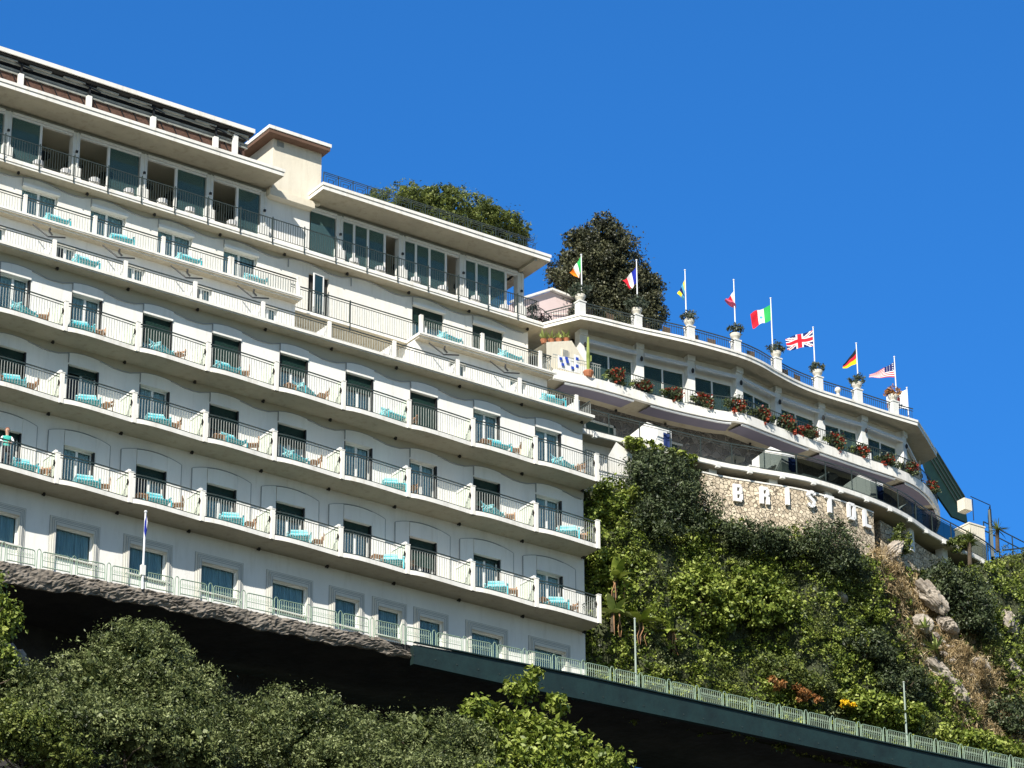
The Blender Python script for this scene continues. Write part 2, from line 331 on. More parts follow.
def offset(poly, d):                         # + = inward (to the left of travel, towards +y)
    out = []
    for i, p in enumerate(poly):
        a = Vector(poly[max(i - 1, 0)]); b = Vector(poly[min(i + 1, len(poly) - 1)]); t = (b - a).normalized()
        out.append((p[0] - t.y * d, p[1] + t.x * d))
    return out
def smooth(poly, n=4):                       # Catmull-Rom
    o = []; P = [Vector(p) for p in poly]; P = [P[0] * 2 - P[1]] + P + [P[-1] * 2 - P[-2]]
    for i in range(1, len(P) - 2):
        for k in range(n):
            t = k / n; a, b, c, d = P[i - 1], P[i], P[i + 1], P[i + 2]
            q = 0.5 * ((2 * b) + (c - a) * t + (2 * a - 5 * b + 4 * c - d) * t * t + (3 * b - a - 3 * c + d) * t ** 3); o.append((q.x, q.y))
    o.append(tuple(P[-2])); return [(p[0], p[1]) for p in o]
random.seed(4)
ORD = ['right-end', 'second', 'third', 'fourth', 'fifth', 'sixth', 'seventh', 'eighth', 'ninth', 'tenth']

# ================================================================== terrain and road
W = 3.0973                                    # one balcony bay
XL = -9.0                                     # how far the hotel runs to the left
ROADZ = [(-14, 49.2), (-2.6, 49.62), (5.7, 49.98), (14, 50.22), (23, 50.6), (29, 50.74), (37, 50.9), (45, 51.12), (60, 51.4)]
def road_y(x): return interp(x, [(-14, -1.05), (14, -1.2), (60, -1.3)])
def cliff_base(x): return interp(x, [(-60, 3.2), (14, 3.2), (60, 3.0)])
g = MB(); g.add([(-4000, -4000, -0.4), (4000, -4000, -0.4), (4000, 4000, -0.4), (-4000, 4000, -0.4)], [(0, 1, 2, 3)])
tag(g.build('ground', M['soil']), kind='structure')
def noise3(x, y, s):
    return (math.sin(x * 1.7 + s) * math.cos(y * 1.3 - s * .7) + .5 * math.sin(x * 3.9 + y * 2.3 + s * 2) + .25 * math.sin(x * 8.3 - y * 7.1 + s))
# slope below the road: rises from the shore to the foot of the overhang
vs = []; fs = []; nx = 90
prof = [(-100, -1.0), (-60, 8), (-36, 20), (-20, 28.5), (-12, 34), (-7.5, 38.2), (-5, 40.4), (-1, 43.2), (1.5, 44.3), (2.8, 45.4), (3.4, 47.5), (3.3, 49.4)]
for i in range(nx):
    x = -80 + i * 2.0
    for k, (y, z) in enumerate(prof):
        n = noise3(x * .35, k * 1.1, 1.3)
        vs.append((x, y + n * (.35 if k > 6 else 1.2), z + (noise3(x * .3, y * .2, 4) * .5 if k < 10 else 0)))
m_ = len(prof)
for i in range(nx - 1):
    for k in range(m_ - 1): fs.append((i * m_ + k, (i + 1) * m_ + k, (i + 1) * m_ + k + 1, i * m_ + k + 1))
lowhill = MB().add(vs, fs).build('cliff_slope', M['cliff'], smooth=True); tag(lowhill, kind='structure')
# road deck under the hotel front and along the hillside
xs = [-14 + 1.0 * i for i in range(75)]
rd = MB(); rd.slab([(x, road_y(x) + .12) for x in xs], [(x, 5.5) for x in xs], 0, 1)
z0s = []
for i, v in enumerate(rd.v):
    zz = interp(v[0], ROADZ); rd.v[i] = (v[0], v[1], zz - (0.45 if v[2] < .5 else 0.0))
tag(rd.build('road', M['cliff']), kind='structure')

# crumbling rubble edge of the road (left part)
rg = random.Random(8); vs = []; fs = []
xe = [-14 + .11 * i for i in range(264)]
rows_ = 14
for i, x in enumerate(xe):
    zt = interp(x, ROADZ) + .04; zb = interp(x, [(-14, 48.3), (-2.5, 48.7), (1.5, 49.12), (4.8, 49.28), (9.9, 49.40), (13.5, 49.62), (15.1, 49.65)])
    zb += .07 + .045 * math.sin(x * 2.1) + .03 * math.sin(x * 5.3)
    fadeend = max(0, min(1, (15.1 - x) / 1.6))
    zt = zb + (zt - zb) * (0.25 + .75 * fadeend)
    for k in range(rows_):
        t = k / (rows_ - 1)
        y = -1.20 + 0.035 * noise3(x * 1.6, t * 5, 2.2) + .12 * (1 - t) ** 3 - .05 * math.sin(t * 3.1) + rg.uniform(-.035, .035)
        if k == 0: y = -1.02
        if k == rows_ - 1: y = -1.0
        vs.append((x, y, zb + (zt - zb) * max(0, (k - 1)) / (rows_ - 2) + rg.uniform(-.02, .02)))
for i in range(len(xe) - 1):
    for k in range(rows_ - 1): fs.append((i * rows_ + k, (i + 1) * rows_ + k, (i + 1) * rows_ + k + 1, i * rows_ + k + 1))
rub = MB().add(vs, fs).build('rock_ledge', M['rock']); tag(rub, kind='structure')
# dark steel edge beam (right part)
be = empty('edge_beam', (14.9, 0, 50), 'dark teal steel beam carrying the road edge under the pale green fence', 'beam')
xb = [14.9 + i * .8 for i in range(57)]
b = MB(); b.slab([(x - 14.9, -1.38) for x in xb], [(x - 14.9, -1.15) for x in xb], 0, 1)
for i, v in enumerate(b.v):
    x = v[0] + 14.9; zt = interp(x, ROADZ) + .02 + (0 if x > 18 else -.1 * (18 - x) / 3); zb = interp(x, [(14.9, 49.4), (20, 49.5), (23, 49.62), (29, 49.82), (37, 50.03), (45, 50.2), (60, 50.5)])
    b.v[i] = (v[0], v[1], (zb if v[2] < .5 else zt) - 50)
b.build('web', M['teal'], be)
b = MB()
for i in range(len(xb) - 1):
    x0 = xb[i]; b.bar((x0 - 14.9, -1.41, interp(x0, ROADZ) - 49.99), (xb[i + 1] - 14.9, -1.41, interp(xb[i + 1], ROADZ) - 49.99), .10, .05)
b.build('top_flange', M['teal'], be)
b = MB()
for i in range(0, 46): b.tube([(i * 1.0, -1.4, 49.75 + interp(i + 14.9, [(14.9, 0), (23, .15), (45, .7), (60, 1)]) - 50), (i * 1.0, -1.36, 49.75 + interp(i + 14.9, [(14.9, 0), (23, .15), (45, .7), (60, 1)]) - 50)], .03, 6)
b.build('bolt', M['rail'], be)

# ================================================================== hotel
H = empty('hotel_building', (0, 0, 50), 'long cream hotel with rows of scalloped balconies and a glazed top-floor restaurant', 'building')
def P_(name, mb, m, smooth=False, parent=None, label=None):
    mb.v = [(x, y, z - 50) for x, y, z in mb.v] if parent is None else mb.v
    return mb.build(name, m, parent or H, smooth, label)
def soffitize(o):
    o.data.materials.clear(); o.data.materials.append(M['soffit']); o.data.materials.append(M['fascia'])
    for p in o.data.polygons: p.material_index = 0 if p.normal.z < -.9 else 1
def wall_holes(mb, y, x0, x1, z0, z1, holes, depth=.25):
    xs = sorted({x0, x1, *[h[0] for h in holes], *[h[1] for h in holes]}); zs = sorted({z0, z1, *[h[2] for h in holes], *[h[3] for h in holes]})
    for i in range(len(xs) - 1):
        for k in range(len(zs) - 1):
            cx = (xs[i] + xs[i + 1]) / 2; cz = (zs[k] + zs[k + 1]) / 2
            if any(h[0] < cx < h[1] and h[2] < cz < h[3] for h in holes): continue
            mb.add([(xs[i], y, zs[k]), (xs[i + 1], y, zs[k]), (xs[i + 1], y, zs[k + 1]), (xs[i], y, zs[k + 1])], [(0, 1, 2, 3)])
    for a, b_, c, d in holes:
        mb.add([(a, y, c), (b_, y, c), (b_, y, d), (a, y, d), (a, y + depth, c), (b_, y + depth, c), (b_, y + depth, d), (a, y + depth, d)],
               [(0, 4, 5, 1), (1, 5, 6, 2), (2, 6, 7, 3), (3, 7, 4, 0)])
    return mb
ROWS = [('D', 53.71, 1.96), ('C', 57.0, 2.04), ('B', 60.0, 2.09)]
YW = 1.15; XR = 24.9
GW = [(-6.0, -3.9, 0), (-2.69, -.61, 0), (.41, 2.49, 0), (3.52, 5.61, 0), (6.62, 8.72, 0), (9.77, 11.85, 0), (12.61, 14.22, 0), (14.6, 16.2, 0), (16.54, 18.17, 0), (19.02, 21.05, 0), (22.08, 24.13, 0)]
holes = []
for n, z, dh in ROWS:
    for k in range(-2, 8): holes.append((k * W + .8, k * W + 2.11, z + .25, z + .25 + dh))
for a, b_, _ in GW: holes.append((a + .24, b_ - .26, 51.42, 52.6))
mb = MB(); wall_holes(mb, YW, XL, XR, 49.95, 63.14, holes, .30)
mb.v = [(x, y, interp(x, ROADZ) - .2) if z == 49.95 else (x, y, z) for x, y, z in mb.v]
mb.add([(XR, YW, 50.45), (XR, 14, 50.45), (XR, 14, 63.14), (XR, YW, 63.14)], [(0, 1, 2, 3)])
mb.add([(XL, YW, 50.2), (XL, 14, 50.2), (XL, 14, 63.14), (XL, YW, 63.14)], [(3, 2, 1, 0)])
P_('wall', mb, M['plaster'])
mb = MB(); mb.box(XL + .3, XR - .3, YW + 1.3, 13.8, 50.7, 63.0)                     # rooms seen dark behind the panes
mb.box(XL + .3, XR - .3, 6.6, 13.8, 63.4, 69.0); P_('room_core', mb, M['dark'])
# stepped window surrounds, ground floor
for a, b_, _ in GW:
    wf = MB()
    for ins, pr in ((0, .03), (.07, .06), (.14, .09)):
        i0, i1, zt = a + ins, b_ - ins, 52.95 - ins
        o0, o1, ot = a + ins + .075, b_ - ins - .075, 52.95 - ins - .075
        if ins == .14: o0, o1, ot = a + .24, b_ - .26, 52.6
        wf.box(i0, o0, YW - pr, YW + .01, 50.6, zt); wf.box(o1, i1, YW - pr, YW + .01, 50.6, zt); wf.box(o0, o1, YW - pr, YW + .01, ot, zt)
    wf.box(a + .1, b_ - .1, YW - .10, YW + .012, 51.36, 51.42)
    P_('window_surround', wf, M['window_trim'])
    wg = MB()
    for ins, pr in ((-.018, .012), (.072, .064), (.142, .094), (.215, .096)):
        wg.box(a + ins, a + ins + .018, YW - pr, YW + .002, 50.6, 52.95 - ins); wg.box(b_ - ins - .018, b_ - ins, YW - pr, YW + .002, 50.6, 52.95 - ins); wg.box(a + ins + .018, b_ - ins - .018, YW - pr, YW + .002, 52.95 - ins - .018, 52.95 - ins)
    P_('surround_groove', wg, M['groove'])  # raised strips; shade of the steps is put into their dark grey
for a, b_, _ in GW:
    x0, x1 = a + .24, b_ - .26
    f = MB(); f.box(0, x1 - x0, 0, .06, 1.13, 1.18); f.box(0, x1 - x0, 0, .06, 0, .05); f.box(0, .05, 0, .06, .05, 1.13); f.box(x1 - x0 - .05, x1 - x0, 0, .06, .05, 1.13)
    fo = f.build('window', M['trim'], H); fo.location = (x0, YW + .12, 51.42 - 50)
    MB().box(.05, x1 - x0 - .05, .03, .04, .05, 1.13).build('pane', M['pane'], fo)
    c = MB(); nn = 40
    top = [(.04 + (x1 - x0 - .08) * i / nn, 1.15) for i in range(nn + 1)]
    c.add([(p[0], .13 + .03 * math.sin(i * 1.9) + .012 * math.sin(i * .7), z) for z in (.02, 1.15) for i, p in enumerate(top)], [(i, i + 1, nn + 2 + i, nn + 1 + i) for i in range(nn)])
    c.build('curtain', M['bluecurtain'], fo)
# balcony slabs with scalloped front
PROF = [(0, 0), (.05, -.055), (.12, -.10), (.24, -.125), (.38, -.118), (.52, -.098), (.68, -.068), (.84, -.034), (1, 0)]
def front(off=0.0, k0=-2, k1=8):
    pts = []
    for k in range(k0, k1):
        for i, (t, y) in enumerate(PROF[:-1]): pts.append(((k + t) * W, y + off))
    pts.append((k1 * W, off)); return pts
for n, z, dh in ROWS:
    f = [(XL, 0)] + front(); f[-1] = (8 * W + .07, 0.0); mb = MB()
    mb.slab(f, [(p[0], YW + .28) for p in f], z, z + .18)
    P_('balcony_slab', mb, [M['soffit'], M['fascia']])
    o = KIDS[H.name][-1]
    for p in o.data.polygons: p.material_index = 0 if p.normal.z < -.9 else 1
# spotlights under the slabs
sp = MB(); sp.lathe([(.055, 0), (.055, -.09), (.035, -.12)], n=8); sp.box(-.03, .03, -.02, .16, -.05, 0)
first = None
for n, z, dh in ROWS + [('A', 63.14, 0), ('Z', 69.1, 0)]:
    y = {'A': 1.0, 'Z': 4.9}.get(n, 1.0)
    for k in range(-1, 9):
        if n != 'Z' and k > 8: continue
        if first is None: o = first = sp.build('spotlight', M['black'], H)
        else: o = first.copy(); col.objects.link(o); o.parent = H
        o.location = (min(k * W + .03, XR - .12), y, z - 50)
# wall relief: arched or waved panels above the doors
def wave(k, dz=0, sx=1, dx=0): return [(k * W + dx + x, z + dz) for x, z in ((.8, 62.75), (1.1, 62.80), (1.45, 62.82), (1.8, 62.80), (2.15, 62.75), (2.45, 62.69), (2.75, 62.62), (3.1, 62.60), (3.45, 62.62), (.8 + W, 62.75))]
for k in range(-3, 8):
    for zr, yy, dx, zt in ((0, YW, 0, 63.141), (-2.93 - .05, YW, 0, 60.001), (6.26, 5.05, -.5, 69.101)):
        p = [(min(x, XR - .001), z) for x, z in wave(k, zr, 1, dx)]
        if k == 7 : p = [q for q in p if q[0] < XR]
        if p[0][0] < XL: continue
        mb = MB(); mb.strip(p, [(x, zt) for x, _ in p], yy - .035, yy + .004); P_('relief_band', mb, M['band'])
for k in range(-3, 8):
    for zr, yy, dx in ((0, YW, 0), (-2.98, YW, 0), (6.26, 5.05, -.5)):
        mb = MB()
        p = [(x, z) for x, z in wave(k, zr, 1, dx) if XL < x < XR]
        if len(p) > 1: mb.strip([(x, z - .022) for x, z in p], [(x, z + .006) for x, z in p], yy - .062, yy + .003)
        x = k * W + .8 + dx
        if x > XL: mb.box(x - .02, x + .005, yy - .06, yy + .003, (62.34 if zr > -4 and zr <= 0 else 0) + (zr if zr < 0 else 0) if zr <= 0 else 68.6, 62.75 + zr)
        if mb.v: P_('relief_groove', mb, M['groove'])  # raised strip, its grey painting in the shade line of the relief
for n, z, dh in ROWS:
    for k in range(-2, 8):
        mb = MB(); md = MB()
        x0, x1 = k * W + .8, k * W + 2.11; zt = z + .25 + dh
        if n in 'BC':
            p = [(x, q + (0 if n == 'B' else -2.98)) for x, q in wave(k) if x0 - .01 <= x <= x1 + .1]; p[-1] = (x1, p[-1][1]); p[0] = (x0, p[0][1])
            mb.strip([(x, zt - .0) for x, _ in p], [(x, q - .012) for x, q in p], YW - .055, YW + .003)
        else:
            arc = lambda x: 56.34 + .25 * math.sin(math.pi * (x - k * W - .1) / 2.66) ** .8
            xs_ = [x0 + (x1 - x0) * i / 6 for i in range(7)]
            mb.strip([(x, zt) for x in xs_], [(x, arc(x) - .03) for x in xs_], YW - .07, YW + .003); P_('relief_panel', mb, M['plaster'])
            for xa, xb_ in ((k * W + .13, x0 - .02), (x1 + .02, k * W + 2.73)):
                xs_ = [xa + (xb_ - xa) * i / 4 for i in range(5)]
                mb = MB(); mb.strip([(x, z + .25) for x in xs_], [(x, arc(x)) for x in xs_], YW - .045, YW + .003); P_('relief_panel', mb, M['plaster'])
        md.box(x0 - .012, x0 + .03, YW - .004, YW + .2, z + .25, zt); P_('door_jamb', md, M['black']); md = MB(); md.box(x1 - .05, x1 + .012, YW - .004, YW + .28, z + .25, zt); P_('door_jamb', md, M['black'])
        if n in 'BC': P_('relief_panel', mb, M['plaster'])
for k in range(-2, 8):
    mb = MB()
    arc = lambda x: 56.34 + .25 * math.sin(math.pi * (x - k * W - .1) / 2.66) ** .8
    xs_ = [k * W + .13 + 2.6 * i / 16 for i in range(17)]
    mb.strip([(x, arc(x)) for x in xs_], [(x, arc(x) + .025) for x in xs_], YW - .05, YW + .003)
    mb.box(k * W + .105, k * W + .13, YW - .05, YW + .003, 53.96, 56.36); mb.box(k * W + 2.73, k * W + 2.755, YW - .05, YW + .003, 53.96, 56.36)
    P_('arch_groove', mb, M['groove'])  # grey strip painting in the shade line around the arch
# doors
def door(x, y, z, w, h, shut, curt, shutmat='shutter', name='balcony_door', seed=0):
    r = random.Random(seed)
    f = MB()
    f.box(0, w, 0, .06, h - .06, h); f.box(0, .05, 0, .06, 0, h - .06); f.box(w - .05, w, 0, .06, 0, h - .06); f.box(w / 2 - .05, w / 2 + .05, 0, .07, 0, h - .06); f.box(.05, w / 2 - .05, 0, .06, 0, .1); f.box(w / 2 + .05, w - .05, 0, .06, 0, .1)
    fo = f.build(name, M['trim'], H); fo.location = (x, y, z - 50)
    MB().box(.05, w - .05, .025, .035, .1, h - .06).build('pane', M['pane'], fo)
    if curt:
        for s in ((.03, w * .5 - .0, .10), (w * .5, w - .03, .13)):
            if curt == 1 and s[0] < .1: continue
            c = MB(); nn = 22; top = [(s[0] + (s[1] - s[0]) * i / nn) for i in range(nn + 1)]
            ph = r.uniform(0, 6)
            c.add([(px + (0 if z_ else .04 * math.sin(ph)), s[2] + .03 * math.sin(i * 1.7 + ph), z_) for z_ in (.02, h - .04) for i, px in enumerate(top)], [(i, i + 1, nn + 2 + i, nn + 1 + i) for i in range(nn)])
            c.build('curtain', M['curtain'], fo)
    if shut > 0:
        s = MB(); zs = h - h * shut; n = max(2, int(h * shut / .055)); 
        for i in range(n):
            z0 = zs + (h - zs) * i / n; z1 = zs + (h - zs) * (i + 1) / n
            s.add([(.0, -.05, z0), (w, -.05, z0), (w, -.035, z1), (0, -.035, z1)], [(0, 1, 2, 3)]); s.add([(0, -.035, z1), (w, -.035, z1), (w, -.05, z1), (0, -.05, z1)], [(0, 1, 2, 3)])
        s.box(0, w, -.06, -.03, zs - .04, zs)
        s.build('roller_shutter', M[shutmat], fo)
    return fo
SH = {'B': [0, 0, 0, .5, .55, .3, .3, 1.0, 0, 0], 'C': [0, .55, .12, 0, .45, .35, 0, 0, .55, 0], 'D': [0, .1, 0, .22, .26, .28, .2, .55, .05, 0]}
CU = {'B': [2, 2, 2, 2, 2, 2, 2, 0, 2, 2], 'C': [2, 0, 1, 2, 0, 2, 2, 2, 0, 2], 'D': [2, 2, 2, 1, 2, 2, 2, 0, 2, 2]}
for n, z, dh in ROWS:
    for i, k in enumerate(range(-2, 8)):
        door(k * W + .83, YW + .16, z + .25, 1.23, dh, SH[n][i], CU[n][i], seed=i * 7 + ord(n))
# railings, posts, dividers of the three scalloped rows
def railing(pts, h=.95, pitch=.115, z0=.0, bot=.05):
    r = MB(); r.mi = 0
    for zz, t in ((h, .045), (h - .11, .028), (bot, .05)):
        for i in range(len(pts) - 1): r.bar((*pts[i], zz + z0), (*pts[i + 1], zz + z0), .035 if zz == h else .022, t)
    r.mi = 1; Ltot = poly_len(pts); n = int(Ltot / pitch)
    for i in range(n + 1):
        p, t = poly_at(pts, Ltot * i / max(n, 1)); r.box(p.x - .009, p.x + .009, p.y - .009, p.y + .009, .02 + z0, h - .11 + z0)
    return r
rp = [(t * W, y + .07) for t, y in PROF]; rp[0] = (.09, .05); rp[-1] = (W - .09, .07)
rail0 = railing(rp, bot=-.03).build('railing', [M['rail'], M['bar']], H)
post0 = MB().box(-.075, .075, -.055, .10, 0, 1.23).box(-.09, .09, -.07, .115, 1.23, 1.26).build('balcony_post', M['fascia'], H)
dv = MB()
for i in range(16):
    y = .13 + i * .062; dv.box(-.014 - (.012 if i % 2 else 0), .014, y, y + .062, -.03, 1.08)
div0 = dv.build('divider', M['divider'], H)
cap0 = MB().box(-.05, .05, .12, 1.13, 1.08, 1.17).build('divider_cap', M['trim'], div0)
br0 = MB().box(-.14, -.10, .02, .07, .72, .95).box(-.15, -.09, .0, .05, .80, .88).box(-.13, -.1, .03, .06, .2, .3).build('rail_bracket', M['black'], post0)
ft = True
for n, z, dh in ROWS:
    for k in range(-2, 9):
        if ft: a, b_, d = rail0, post0, div0
        else:
            a = copy_tree(rail0, H) if k < 8 else None; b_ = copy_tree(post0, H); d = copy_tree(div0, H) if k < 8 else None
        ft = False
        if a: a.location = (k * W, 0, z + .25 - 50)
        b_.location = (k * W, 0, z - 50)
        if d: d.location = (k * W, 0, z + .25 - 50)
        if n == 'B' and d:
            for c in children(d): bpy.data.objects.remove(c)
            KIDS[d.name] = []
    e = railing([(8 * W, .13), (8 * W, YW)]).build('railing', [M['rail'], M['bar']], H); e.location = (0, 0, z + .25 - 50)

# --- set-back terrace row (A)
ZA = 63.14
mb = MB(); mb.box(XL, XR + .15, .55, 7, ZA, ZA + .15); mb.box(XL, XR + .19, .50, .56, ZA + .04, ZA + .16); P_('terrace_slab', mb, M['fascia']); soffitize(KIDS[H.name][-1])
mb = MB()
dh_ = []
for k in range(-3, 8):
    if 12.2 < k * W + 1.3 < 18: continue
    if k * W + 1.3 < XL: continue
    dh_.append((k * W + 1.28, k * W + 2.15, 63.35, 65.72))
wall_holes(mb, 3.65, XL, 12.25, ZA + .15, 66.15, [h for h in dh_ if h[1] < 12.2], .25)
wall_holes(mb, 3.65, 18.1, XR, ZA + .15, 66.15, [h for h in dh_ if h[0] > 18], .25)
mb.add([(18.1, 3.65, 63.3), (18.1, 5.4, 63.3), (18.1, 5.4, 66.2), (18.1, 3.65, 66.2)], [(0, 3, 2, 1)])
mb.add([(12.25, 3.65, 63.3), (12.25, 5.4, 63.3), (12.25, 5.4, 66.2), (12.25, 3.65, 66.2)], [(0, 1, 2, 3)])
mb.add([(12.25, 5.4, 63.3), (18.1, 5.4, 63.3), (18.1, 5.4, 66.2), (12.25, 5.4, 66.2)], [(0, 1, 2, 3)])
mb.add([(XR, 3.65, 63.3), (XR, 14, 63.3), (XR, 14, 66.2), (XR, 3.65, 66.2)], [(0, 1, 2, 3)])
P_('terrace_wall', mb, M['plaster'])
for i, h in enumerate(dh_): door(h[0] + .02, 3.8, h[2], .83, h[3] - h[2], 0, 1 if i % 2 else 2, name='terrace_door', seed=i)
kk = [k for k in range(-2, 9)]
tr = railing([(.07, .68), (W - .07, .68)], h=.72, pitch=.115).build('railing', [M['rail'], M['bar']], H)
tp = MB().box(-.07, .07, .60, .74, 0, .78).build('terrace_post', M['fascia'], H)
td = MB().box(-.03, .03, .76, 3.64, 0, .62).box(-.045, .045, .76, 3.64, .62, .66).build('terrace_divider', M['trim'], H)
for i, k in enumerate(kk):
    a, b_, d = (tr, tp, td) if i == 0 else (copy_tree(tr, H), copy_tree(tp, H), copy_tree(td, H))
    a.location = (k * W - .34, 0, ZA + .15 - 50); b_.location = (k * W - .32, 0, ZA + .15 - 50); d.location = (k * W - .32, 0, ZA + .15 - 50)
    if k == 8: a.location.x = 8 * W - .34 - W; bpy.data.objects.remove(a); b_.location.x = 24.15 + .1; 
e = railing([(25.0, .70), (25.0, 3.6)], h=.72).build('railing', [M['rail'], M['bar']], H); e.location = (0, 0, ZA + .15 - 50)
# folded awning arms under the upper slab
aw = MB()
aw.bar((-.05, 3.3, 66.02), (.5, 3.0, 65.5), .045); aw.bar((.5, 3.0, 65.5), (1.2, 2.9, 65.62), .045); aw.bar((.62, 3.1, 65.95), (.56, 3.05, 65.78), .06); aw.bar((.56, 3.05, 65.78), (.68, 3.0, 65.62), .06)
aw.v = [(x, y, z - 50) for x, y, z in aw.v]; a0 = aw.build('awning_arm', M['black'], H); ii = 0
for k in range(-2, 8):
    x = k * W + .05
    if 11.4 < x < 17.6: continue
    o = a0 if ii == 0 else copy_tree(a0, H); o.location = (x - .0, 0, 0); ii += 1

# --- upper balcony row (Z)
ZZ = 66.15; YZ = 3.2
mb = MB()
for x0, x1 in ((XL, 12.3), (18.05, XR + .13)):
    mb.box(x0, x1, YZ, 7, ZZ + .07, ZZ + .2); mb.box(x0 + .06, x1 - .06, YZ + .10, 7, ZZ, ZZ + .07); mb.box(x0, x1 + .02, YZ - .03, YZ + .01, ZZ + .12, ZZ + .205)
mb.box(12.3, 18.05, 4.15, 7, ZZ + .04, ZZ + .17); P_('upper_slab', mb, M['fascia']); soffitize(KIDS[H.name][-1])
mb = MB(); zh = []
for k in range(-3, 8):
    x = k * W + .3
    if x < XL or 11.5 < x < 18: continue
    zh.append((x, x + 1.62, ZZ + .21, 68.6))
zh.append((13.7, 14.7, ZZ + .21, 68.62))
wall_holes(mb, 5.05, XL, XR, ZZ + .15, 69.1, zh, .25)
mb.add([(XR, 5.05, 66.2), (XR, 14, 66.2), (XR, 14, 69.2), (XR, 5.05, 69.2)], [(0, 1, 2, 3)]); P_('upper_wall', mb, M['creamwall'])
for a, b_, c, d in zh[:-1]: mb = MB().box(a - .01, b_ + .03, 4.93, 5.052, 68.6, 68.72); P_('roller_box', mb, M['trim'])
for i, h in enumerate(zh[:-1]):
    sh = {0: 0}.get(i, 0)
    if h[0] > 18: sh = .3 if h[0] < 20.5 else 1.0
    door(h[0] + .02, 5.2, h[2], 1.58, h[3] - h[2], sh, 2 if sh < 1 else 0, name='upper_door', seed=i + 40)
# the open casement in the recess
ow = MB(); ow.box(-.05, 0, 0, .05, 0, 2.1); ow.box(-.55, -.5, -.0, .05, 0, 2.1); ow.box(-.5, -.05, 0, .05, 2.05, 2.1); ow.box(-.5, -.05, 0, .05, 0, .07)
oo = ow.build('open_window', M['trim'], H); oo.location = (14.25, 4.7, ZZ + .22 - 50); oo.rotation_euler = (0, 0, R_(8))
MB().box(-.5, -.05, .02, .03, .07, 2.05).build('pane', M['glass'], oo)
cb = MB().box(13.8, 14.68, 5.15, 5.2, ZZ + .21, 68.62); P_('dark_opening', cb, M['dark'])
ur = railing([(.07, 3.33), (W - .07, 3.33)], h=.78).build('railing', [M['rail'], M['bar']], H)
up = MB().box(-.07, .07, 3.25, 3.39, 0, .86).build('upper_post', M['fascia'], H)
ud = MB().box(-.03, .03, 3.4, 5.34, 0, .5).build('upper_divider', M['trim'], H)
i = 0
for k in list(range(-2, 4)) + [6, 7, 8]:
    a, b_, d = (ur, up, ud) if i == 0 else (copy_tree(ur, H), copy_tree(up, H), copy_tree(ud, H)); i += 1
    x = k * W - .38
    for q in (a, b_, d): q.location = (x, 0, ZZ + .20 - 50)
    bpy.data.objects.remove(d) if i > 1 else None
    if k == 8: b_.location.x = 24.3; bpy.data.objects.remove(a)
e = railing([(8.95, 3.33), (12.15, 3.33)], h=.78).build('railing', [M['rail'], M['bar']], H); e.location = (0, 0, ZZ + .20 - 50)
copy_tree(up, H).location = (12.15, 0, ZZ + .20 - 50); copy_tree(up, H).location = (9 * 1.0, 0, ZZ + .20 - 50)
e = railing([(24.4, 3.33), (24.9, 3.33), (24.9, 5.3)], h=.78).build('railing', [M['rail'], M['bar']], H); e.location = (0, 0, ZZ + .20 - 50)
for x0, x1 in ((12.35, 15.2), (15.27, 18.5)):
    e = railing([(x0, 4.22), (x1, 4.22)], h=1.05).build('railing', [M['rail'], M['bar']], H); e.location = (0, 0, ZZ + .17 - 50)
mb = MB().box(15.2, 15.25, 4.15, 4.2, 66.0, 67.4); P_('rail_post', mb, M['rail'])

# --- restaurant floor (R)
ZR = 69.1; YR = 4.5; YG = 5.4
mb = MB(); mb.box(XL, 25.35, YR, 9, ZR, ZR + .16); mb.box(XL, 25.38, YR - .03, YR + .02, ZR + .10, ZR + .2); mb.box(XL, 25.3, YR + .05, 9, ZR + .165, ZR + .3); P_('restaurant_slab', mb, M['fascia']); soffitize(KIDS[H.name][-1])
rr = MB(); rr.mi = 0
rr.bar((XL, YR + .1, 70.37), (25.1, YR + .1, 70.37), .03, .035); rr.bar((XL, YR + .1, 69.5), (25.1, YR + .1, 69.5), .02)
rr.bar((25.1, YR + .1, 70.37), (25.1, 9, 70.37), .03, .035)
x = XL
while x < 25.1: rr.box(x - .008, x + .008, YR + .09, YR + .11, 69.5, 70.36); x += .115
y = YR
while y < 8: rr.box(25.09, 25.11, y - .008, y + .008, 69.5, 70.36); y += .115
x = XL + .4
while x < 25.1: rr.box(x - .022, x + .022, YR - .06, YR - .025, 69.12, 70.37); x += 1.55
P_('restaurant_railing', rr, M['rail'])
PX = [-9.0 + .1, -6.56, -3.47, -.37, 2.72, 5.85, 8.98, 11.6]; PX2 = [15.35, 18.5, 21.65, 24.72]
for x in PX + PX2:
    mb = MB(); mp_ = MB()
    mb.box(x - .15, x + .17, YG - .08, YG + .25, 69.4, 71.95); mb.box(x + .02, x + .07, YG - .13, YG - .08, 69.4, 71.95)
    mb.box(x - .22, x + .24, YG - .16, YG + .1, 69.4, 70.32)
    mp_.box(x - .03, x + .06, YG - .17, YG - .1, 71.0, 71.1); P_('pier', mb, M['pier']); P_('wall_lamp', mp_, M['black'])
def glazing(x0, x1, cuts, openp):
    f = MB(); f.box(x0, x1, YG - .06, YG + .06, 71.78, 71.86); f.box(x0, x1, YG - .12, YG + .05, 71.88, 71.97); f.box(x0, x1, YG - .03, YG + .03, 69.4, 69.46)
    for c in cuts: f.box(c - .05, c + .05, YG - .05, YG + .05, 69.46, 71.78)
    return f
segs = []
for a, b_ in list(zip(PX[:-1], PX[1:])): segs.append((a + .18, b_ - .16, [(a + b_) / 2 + random.uniform(-.05, .05)]))
segs.append((13.9, 15.19, []))
for a, b_ in list(zip(PX2[:-1], PX2[1:])): segs.append((a + .18, b_ - .16, [a + 1.45, a + 2.3, a + .75]))
